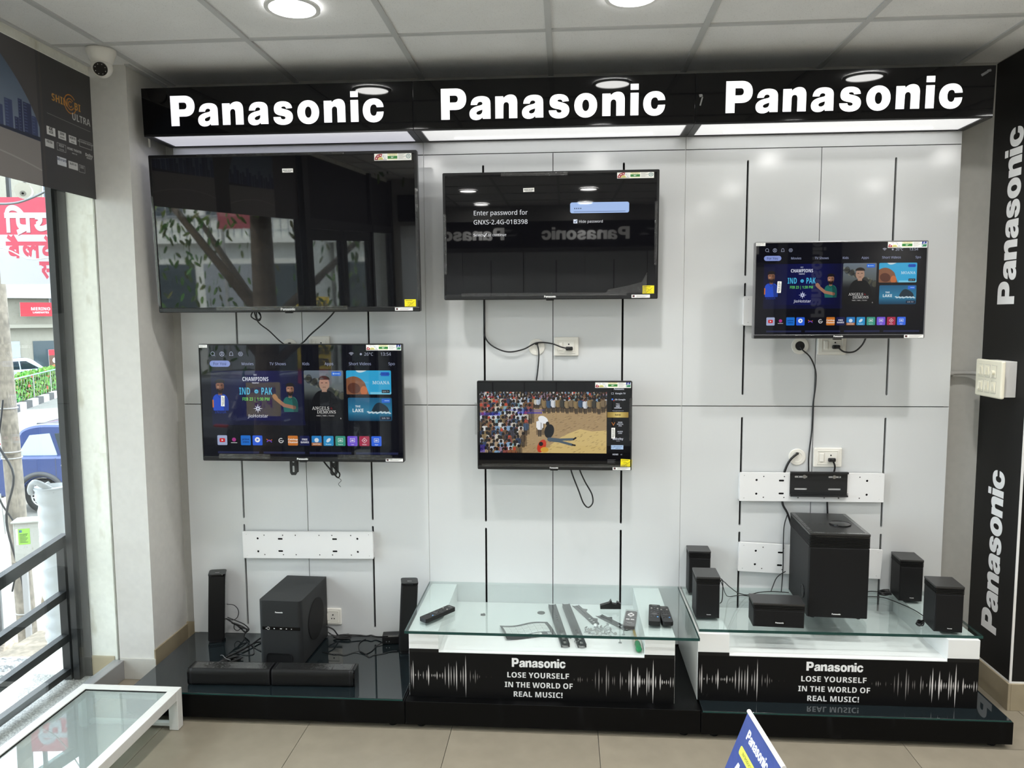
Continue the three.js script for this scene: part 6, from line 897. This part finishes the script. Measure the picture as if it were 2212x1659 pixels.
function car(label, pos, turn, paint, dark, group) {
  const t = thing('car', label, 'car', pos, turn, group);
  const pm = std({ color: paint, roughness: 0.25, clearcoat: 1, clearcoatRoughness: 0.05, metalness: 0.2 }), gl = std({ color: rgb(0.02, 0.03, 0.035), roughness: 0.03 }), clad = std({ color: rgb(0.05, 0.05, 0.052), roughness: 0.6 });
  const body = new THREE.Shape(); body.moveTo(-2.08, 0.42); body.quadraticCurveTo(-2.16, 0.75, -2.10, 0.98); body.lineTo(-1.98, 1.10); body.lineTo(1.35, 1.08); body.quadraticCurveTo(2.0, 1.0, 2.08, 0.72); body.lineTo(2.08, 0.40); body.lineTo(1.70, 0.36);
  body.absarc(1.28, 0.36, 0.42, 0, Math.PI, false); body.lineTo(-0.86, 0.30); body.absarc(-1.28, 0.36, 0.42, 0, Math.PI, false); body.lineTo(-2.08, 0.42);
  part('body', extr(body, 1.62, 0.06, 12).translate(0, 0, -0.81), pm, t);
  const cab = new THREE.Shape(); cab.moveTo(-1.98, 1.06); cab.lineTo(-1.62, 1.60); cab.quadraticCurveTo(-1.5, 1.70, -1.2, 1.71); cab.lineTo(0.1, 1.69); cab.quadraticCurveTo(0.35, 1.66, 0.55, 1.52); cab.lineTo(1.2, 1.06); cab.lineTo(-1.98, 1.06);
  part('cabin', extr(cab, 1.42, 0.06, 10).translate(0, 0, -0.71), pm, t);
  for (const s of [-1, 1]) {
    const win = (pts) => extr(poly(pts), 0.012, 0.004, 4).translate(0, 0, s > 0 ? 0.772 : -0.784);
    part('side_window', win([[-1.72, 1.16], [-1.47, 1.55], [-1.1, 1.58], [-0.98, 1.16], [-1.3, 1.10]]), dark ? gl : std({ color: rgb(0.35, 0.42, 0.44), roughness: 0.05 }), t); part('side_window', win([[-0.9, 1.14], [-1.0, 1.58], [-0.28, 1.59], [-0.22, 1.14]]), gl, t); part('side_window', win([[-0.14, 1.14], [-0.2, 1.59], [0.12, 1.58], [0.85, 1.14]]), gl, t);
    part('door_line', [[-0.97], [-0.18], [0.95]].map(([x]) => bx(0.010, 0.78, 0.006, x, 0.72, s * 0.868)), clad, t); part('door_handle', [[-0.78], [0.02]].map(([x]) => rbx(0.18, 0.03, 0.03, 0.01, x, 0.96, s * 0.875)), M.steel, t);
    part('wheel_arch', [-1.28, 1.28].map((x) => new THREE.TorusGeometry(0.44, 0.05, 8, 24, Math.PI).translate(x, 0.36, s * 0.86)), clad, t); part('sill', rbx(1.7, 0.14, 0.05, 0.02, 0, 0.36, s * 0.86), clad, t);
    for (const x of [-1.28, 1.28]) { const w = part('tyre', new THREE.TorusGeometry(0.26, 0.085, 14, 36).translate(x, 0.345, s * 0.76), M.blackMatte, t); const sp = [new THREE.TorusGeometry(0.20, 0.018, 8, 32)]; for (let i = 0; i < 10; i++) sp.push(rod([0, 0, 0], [Math.cos(i * 0.628 + (i % 2) * 0.16) * 0.2, Math.sin(i * 0.628 + (i % 2) * 0.16) * 0.2, 0.0], 0.018, 0.014, 6)); sp.push(cylZ(0.04, 0.05)); part('alloy_wheel', join(sp).translate(x, 0.345, s * 0.82), M.steel, w); }
    part('tail_light', rbx(0.16, 0.2, 0.28, 0.03, -2.06, 0.97, s * 0.70), std({ color: rgb(0.35, 0.02, 0.02), roughness: 0.15 }), t); part('head_light', rbx(0.14, 0.12, 0.3, 0.03, 2.03, 0.80, s * 0.65), M.steel, t); part('mirror', rbx(0.1, 0.12, 0.16, 0.03, 0.75, 1.16, s * 0.93), pm, t);
  }
  part('rear_window', extr(poly([[-0.6, 0], [0.6, 0], [0.52, 0.42], [-0.52, 0.42]]), 0.01).rotateY(-Math.PI / 2).rotateZ(-0.58).translate(-1.93, 1.17, 0), gl, t); part('windscreen', extr(poly([[-0.62, 0], [0.62, 0], [0.55, 0.66], [-0.55, 0.66]]), 0.01).rotateY(Math.PI / 2).rotateZ(0.95).translate(1.14, 1.16, 0), std({ color: rgb(0.25, 0.33, 0.36), roughness: 0.04 }), t);
  part('bumper', [rbx(0.16, 0.24, 1.66, 0.06, -2.08, 0.44, 0), rbx(0.16, 0.24, 1.66, 0.06, 2.06, 0.44, 0)], clad, t); part('fuel_cap', rbx(0.2, 0.19, 0.004, 0.002, -1.42, 0.98, 0.872), pm, t); part('roof_rail', [rod([-1.4, 1.76, 0.62], [0.1, 1.75, 0.62], 0.02), rod([-1.4, 1.76, -0.62], [0.1, 1.75, -0.62], 0.02)], clad, t);
  return t;
}
car('blue compact suv parked across the street, tail to the left', [-9.05, -2.1, -11.18], 0.15, rgb(0.012, 0.034, 0.14), false);
car('white car with pale windscreen parked behind the blue one', [-14.6, -2.1, -13.0], 2.35, rgb(0.26, 0.265, 0.27), false);
car('pale blue car on the far side of the hedge', [-29.2, -2.1, -34.2], 1.2, rgb(0.5, 0.62, 0.68), false);
car('black suv parked before the shop, seen only in the screens', [-5.3, -1.0, 10.2], -1.25, rgb(0.015, 0.016, 0.018), true);
{ // median with painted kerb, mesh fence and flowering hedge
  const A = V3(-21.6, -2.1, -23.2), B = V3(-27.6, -2.1, -38.2), L = A.distanceTo(B), turn = Math.atan2(-(B.z - A.z), B.x - A.x);
  const k = thing('kerb', 'kerb of the median painted in black and white blocks', 'kerb', [A.x, -2.1, A.z], turn), w = std({ color: rgb(0.72, 0.72, 0.7), roughness: 0.8 }), bl = std({ color: rgb(0.07, 0.07, 0.07), roughness: 0.8 });
  for (let i = 0; i * 0.85 < L; i++) part('kerb_block', bx(0.84, 0.3, 0.25, i * 0.85 + 0.42, 0.15, 0), i % 2 ? w : bl, k);
  const h = thing('hedge', 'green hedge with red flowers on the road median', 'hedge', [A.x, -2.1, A.z], turn), leaf = new THREE.PlaneGeometry(0.16, 0.1), n = 2600, im = new THREE.InstancedMesh(leaf, std({ color: rgb(1, 1, 1), roughness: 0.8, side: THREE.DoubleSide }), n), m4 = new THREE.Matrix4(), q = new THREE.Quaternion();
  part('core', boxUV(bx(L, 0.95, 0.5, L / 2, 0.72, -0.55)), std({ color: rgb(0.03, 0.07, 0.02), roughness: 1 }), h);
  for (let i = 0; i < n; i++) { const x = rnd() * L, top = rnd() < 0.3; q.setFromEuler(new THREE.Euler(rr(-1, 1), rr(-1.2, 1.2), rr(-3, 3))); m4.compose(V3(x, top ? rr(1.15, 1.38) : rr(0.3, 1.3), top ? rr(-0.85, -0.2) : rr(-0.30, -0.18)), q, V3(1, 1, 1)); im.setMatrixAt(i, m4); const red = rnd() < 0.05; im.setColorAt(i, red ? rgb(0.6, 0.06, 0.04) : rgb(0.08 + 0.1 * rnd(), 0.2 + 0.2 * rnd(), 0.05)); }
  im.name = 'leaves'; im.userData.kind = 'stuff'; im.castShadow = im.receiveShadow = true; h.add(im);
  const f = thing('mesh_fence', 'green railed wire mesh fence before the hedge', 'fence', [A.x, -2.1, A.z], turn); part('top_rail', rod([0, 1.32, -0.1], [L, 1.32, -0.1], 0.03), std({ color: rgb(0.2, 0.42, 0.38), roughness: 0.5 }), f);
  for (let i = 0; i < 7; i++) part('post', rod([i * L / 6, 0, -0.1], [i * L / 6, 1.34, -0.1], 0.025), M.greyCable, f);
  const wires = []; for (let i = 0; i < L / 0.4; i++) { wires.push(rod([i * 0.4, 0.3, -0.1], [i * 0.4 + 0.6, 1.3, -0.1], 0.004, 0.004, 3), rod([i * 0.4 + 0.6, 0.3, -0.1], [i * 0.4, 1.3, -0.1], 0.004, 0.004, 3)); } part('mesh', wires, M.greyCable, f);
}
// ---------- buildings ----------
const board = (text, bg, fg, size = 60, w = 512, h = 200) => canvasTex(w, h, (g) => { g.fillStyle = bg; g.fillRect(0, 0, w, h); g.fillStyle = fg; g.textAlign = 'center'; text.forEach((s, i) => { g.font = `bold ${i ? size * 0.6 : size}px sans-serif`; g.fillText(s, w / 2, h * 0.5 + size * 0.2 + i * size * 0.75); }); });
function building(label, pos, turn, w, h, wallC, floors, winC, o = {}) {
  const t = thing('building', label, 'building', pos, turn, o.group), wm = std({ map: T.stain, color: wallC, roughness: 0.9 }), fm = std({ color: rgb(0.5, 0.5, 0.48), roughness: 0.6 }), gm = std({ color: rgb(0.05, 0.07, 0.08), roughness: 0.08 }), sm = std({ color: rgb(0.32, 0.34, 0.36), roughness: 0.6, metalness: 0.2 });
  part('wall', boxUV(span(-w / 2, w / 2, 0, h, -8, 0)), wm, t);
  for (let f = 1; f < floors; f++) {
    const y = 3.4 + (f - 1) * 3.1; part('floor_slab', span(-w / 2 - 0.1, w / 2 + 0.1, y - 0.12, y + 0.08, -0.5, 0.55), wm, t);
    for (let i = 0; i < winC; i++) { const x = -w / 2 + (i + 0.5) * w / winC, win = part('window', span(x - 0.75, x + 0.75, y + 0.8, y + 2.2, -0.05, 0.06), fm, t); part('pane', [span(x - 0.68, x - 0.03, y + 0.86, y + 2.14, 0.06, 0.075), span(x + 0.03, x + 0.68, y + 0.86, y + 2.14, 0.06, 0.075)], gm, win); }
    if (o.balcony) part('balcony_rail', [...Array(Math.floor(w / 0.3)).keys()].map((i) => bx(0.03, 0.8, 0.03, -w / 2 + i * 0.3 + 0.1, y + 0.48, 0.5)).concat([bx(w, 0.05, 0.05, 0, y + 0.88, 0.5)]), sm, t);
  }
  for (let i = 0; i < winC; i++) { const x = -w / 2 + (i + 0.5) * w / winC; part(i % 2 ? 'shutter' : 'shop_opening', span(x - w / winC * 0.42, x + w / winC * 0.42, 0.1, 2.5, -0.04, 0.04), i % 2 ? sm : gm, t); }
  return t;
}
{ // straight ahead through the window: the shop front across the road
  const t = building('cream shop building across the road with laminate boards', [-31.5, -2.1, -38.2], 0.72, 16, 14, rgb(0.30, 0.28, 0.24), 4, 4);
  const sgn = (tx, x, y, w, h, z = 0.75) => { const s = part('sign_board', bx(w, h, 0.12, x, y, z), M.white, t); part('print', new THREE.PlaneGeometry(w, h).translate(x, y, z + 0.065), std({ map: tx, roughness: 0.5 }), s); };
  sgn(board(['MERINO', 'LAMINATES'], '#a01a28', '#c9c9c9', 62, 512, 210), 0.75, 4.35, 2.0, 0.8); sgn(canvasTex(160, 512, (g) => { g.fillStyle = '#1f55b8'; g.fillRect(0, 0, 160, 512); g.fillStyle = '#2d6fd6'; g.fillRect(0, 0, 160, 200); g.fillStyle = '#f4f6fa'; g.beginPath(); g.arc(80, 30, 66, 0, 7); g.fill(); g.beginPath(); g.arc(80, 236, 66, 0, 7); g.fill(); g.fillStyle = '#173f80'; g.font = 'bold 30px sans-serif'; g.textAlign = 'center'; g.fillText('FEVICOL', 80, 250); g.fillStyle = '#cfe0f8'; for (let i = 0; i < 3; i++) g.fillRect(30, 380 + i * 30, 100, 6); }), -2.15, 4.55, 0.95, 3.0); sgn(board(['STORE'], '#1a1a1c', '#eee', 90, 300, 200), -3.35, 3.4, 1.3, 0.9);
  sgn(canvasTex(128, 200, (g) => { g.fillStyle = '#5a4030'; g.fillRect(0, 0, 128, 200); g.fillStyle = '#c3202f'; g.fillRect(0, 0, 128, 36); g.fillStyle = '#fff'; g.font = 'bold 26px sans-serif'; g.fillText('ego', 38, 26); g.fillStyle = '#e8e0d8'; g.beginPath(); g.arc(40, 70, 18, 0, 7); g.arc(90, 66, 12, 0, 7); g.fill(); }), 1.5, 1.1, 1.0, 1.8, 0.9);
  part('awning', bx(16, 1.1, 0.5, 0, 5.55, 0.3), std({ color: rgb(0.34, 0.34, 0.33), roughness: 0.6 }), t); part('shelf', [0, 1, 2, 3, 4].map((i) => bx(1.6, 0.05, 0.3, -2.0, 0.5 + i * 0.45, 0.2)), M.white, t); part('steps', [bx(9, 0.3, 1.4, 0, 0.15, 0.9), bx(9, 0.3, 0.8, 0, 0.4, 0.6)], M.white, t);
  // behind and to the left, seen mirrored in the dark screens
  const g2 = 'buildings mirrored in the screens';
  building('pale grey building with balconies, mirrored in the dark screen', [-14, -1.0, 25], Math.PI, 9, 12, rgb(0.95, 0.95, 0.93), 4, 4, { balcony: 1, group: g2 }); building('tall cream building, mirrored in the dark screen', [-23.5, -1.0, 23], Math.PI - 0.25, 9, 15, rgb(0.98, 0.94, 0.86), 5, 3, { group: g2 }); building('low white building with shutters, mirrored in the dark screen', [-5.5, -1.0, 27], Math.PI, 7.6, 8, rgb(0.98, 0.98, 0.96), 3, 3, { group: g2, balcony: 1 });
  const hb = thing('hoarding', 'small red hoarding on poles mirrored in the dark screen', 'sign', [-9.5, -1.0, 19], Math.PI); part('panel', new THREE.BoxGeometry(1.6, 0.5, 0.1).translate(0, 3.9, 0), std({ color: rgb(0.35, 0.08, 0.09), roughness: 0.5 }), hb); part('pole', [rod([-0.7, 0, 0], [-0.7, 3.7, 0], 0.05), rod([0.7, 0, 0], [0.7, 3.7, 0], 0.05)], M.greyCable, hb);
}
{ // yellow furniture sign on the roadside and a yellow card on the tree
  const t = thing('yellow_sign', 'yellow and red roadside sign, mirrored in the menu screen', 'sign', [-3.75, -1.0, 7.9], Math.PI + 0.32); part('panel', bx(0.62, 0.62, 0.03, 0, 2.02, 0), M.white, t);
  part('print', new THREE.PlaneGeometry(0.62, 0.62).translate(0, 2.02, 0.016), std({ map: canvasTex(256, 256, (g) => { g.fillStyle = '#e3c234'; g.fillRect(0, 0, 256, 160); g.fillStyle = '#b5333c'; g.fillRect(0, 160, 256, 96); g.strokeStyle = '#3a3626'; g.lineWidth = 12; for (const y of [28, 100]) { g.beginPath(); g.moveTo(20, y); g.lineTo(236, y); g.stroke(); for (let i = 0; i < 5; i++) { const x = 40 + i * 44; g.beginPath(); g.moveTo(x, y); g.lineTo(x, y + 44); g.moveTo(x, y + 16); g.bezierCurveTo(x - 30, y + 6, x - 30, y + 44, x, y + 30); g.stroke(); } } g.fillStyle = '#f0dede'; g.fillRect(40, 186, 176, 12); g.fillRect(60, 214, 130, 10); }), roughness: 0.5 }), t); part('post', [rod([-0.25, 0, -0.03], [-0.25, 2.3, -0.03], 0.02), rod([0.25, 0, -0.03], [0.25, 2.3, -0.03], 0.02)], M.blackSteel, t);
}
{ // street tree
  const t = thing('street_tree', 'leaning street tree with narrow leaves, mirrored in the dark screens', 'tree', [-3.75, -1.1, 5.9]), bark = std({ map: T.poleWood, color: rgb(0.35, 0.30, 0.26), roughness: 1 });
  part('trunk', boxUV(join([rod([0, 0, 0], [0.05, 2.2, 0.05], 0.2, 0.15, 14), rod([0.05, 2.15, 0.05], [0.1, 3.9, 0.0], 0.15, 0.12, 14)])), bark, t);
  const tips = [[-0.9, 5.2, 0.6], [1.0, 5.0, -0.5], [0.3, 5.8, 0.9], [-0.4, 5.6, -0.9], [-1.3, 3.6, 1.2], [1.2, 3.4, 1.0], [-1.6, 4.4, 0.1]]; part('branch', tips.map((p) => rod([0.1, p[1] > 4.5 ? 3.8 : 2.2, 0], p, 0.07, 0.03, 8)), bark, t);
  const leaf = new THREE.CircleGeometry(0.065, 6).scale(0.35, 1, 1), n = 1800, im = new THREE.InstancedMesh(leaf, std({ color: rgb(1, 1, 1), roughness: 0.7, side: THREE.DoubleSide }), n), m4 = new THREE.Matrix4(), q = new THREE.Quaternion();
  for (let i = 0; i < n; i++) { const c = tips[i % tips.length], r = 1.1 * Math.cbrt(rnd()), a = rnd() * 6.28, b = Math.acos(rr(-1, 1)); q.setFromEuler(new THREE.Euler(rr(-0.6, 0.6), rr(-3, 3), rr(-0.8, 0.8))); m4.compose(V3(c[0] + r * Math.sin(b) * Math.cos(a), c[1] - 0.5 + r * Math.cos(b) * 1.2, c[2] + r * Math.sin(b) * Math.sin(a)), q, V3(1, 1, 1)); im.setMatrixAt(i, m4); im.setColorAt(i, rgb(0.06 + 0.08 * rnd(), 0.12 + 0.12 * rnd(), 0.03)); }
  im.name = 'foliage'; im.userData.kind = 'stuff'; im.castShadow = im.receiveShadow = true; t.add(im);
  const c = thing('tree_notice', 'yellow lodging notice nailed to the street tree', 'notice', [-3.66, 0.72, 5.70], Math.PI - 0.1); part('card', bx(0.42, 0.42, 0.012, 0, 0, 0), M.white, c); part('print', new THREE.PlaneGeometry(0.42, 0.42).translate(0, 0, 0.007), std({ map: canvasTex(256, 256, (g) => { g.fillStyle = '#d8c02a'; g.fillRect(0, 0, 256, 256); g.fillStyle = '#2a2a20'; g.textAlign = 'center'; g.font = 'bold 56px sans-serif'; g.fillText('BALIYA', 128, 80); g.font = 'bold 90px sans-serif'; g.fillStyle = '#8a2a20'; g.fillText('P.G', 128, 190); }), roughness: 0.5 }), c);
}
renderer.render(scene, camera);
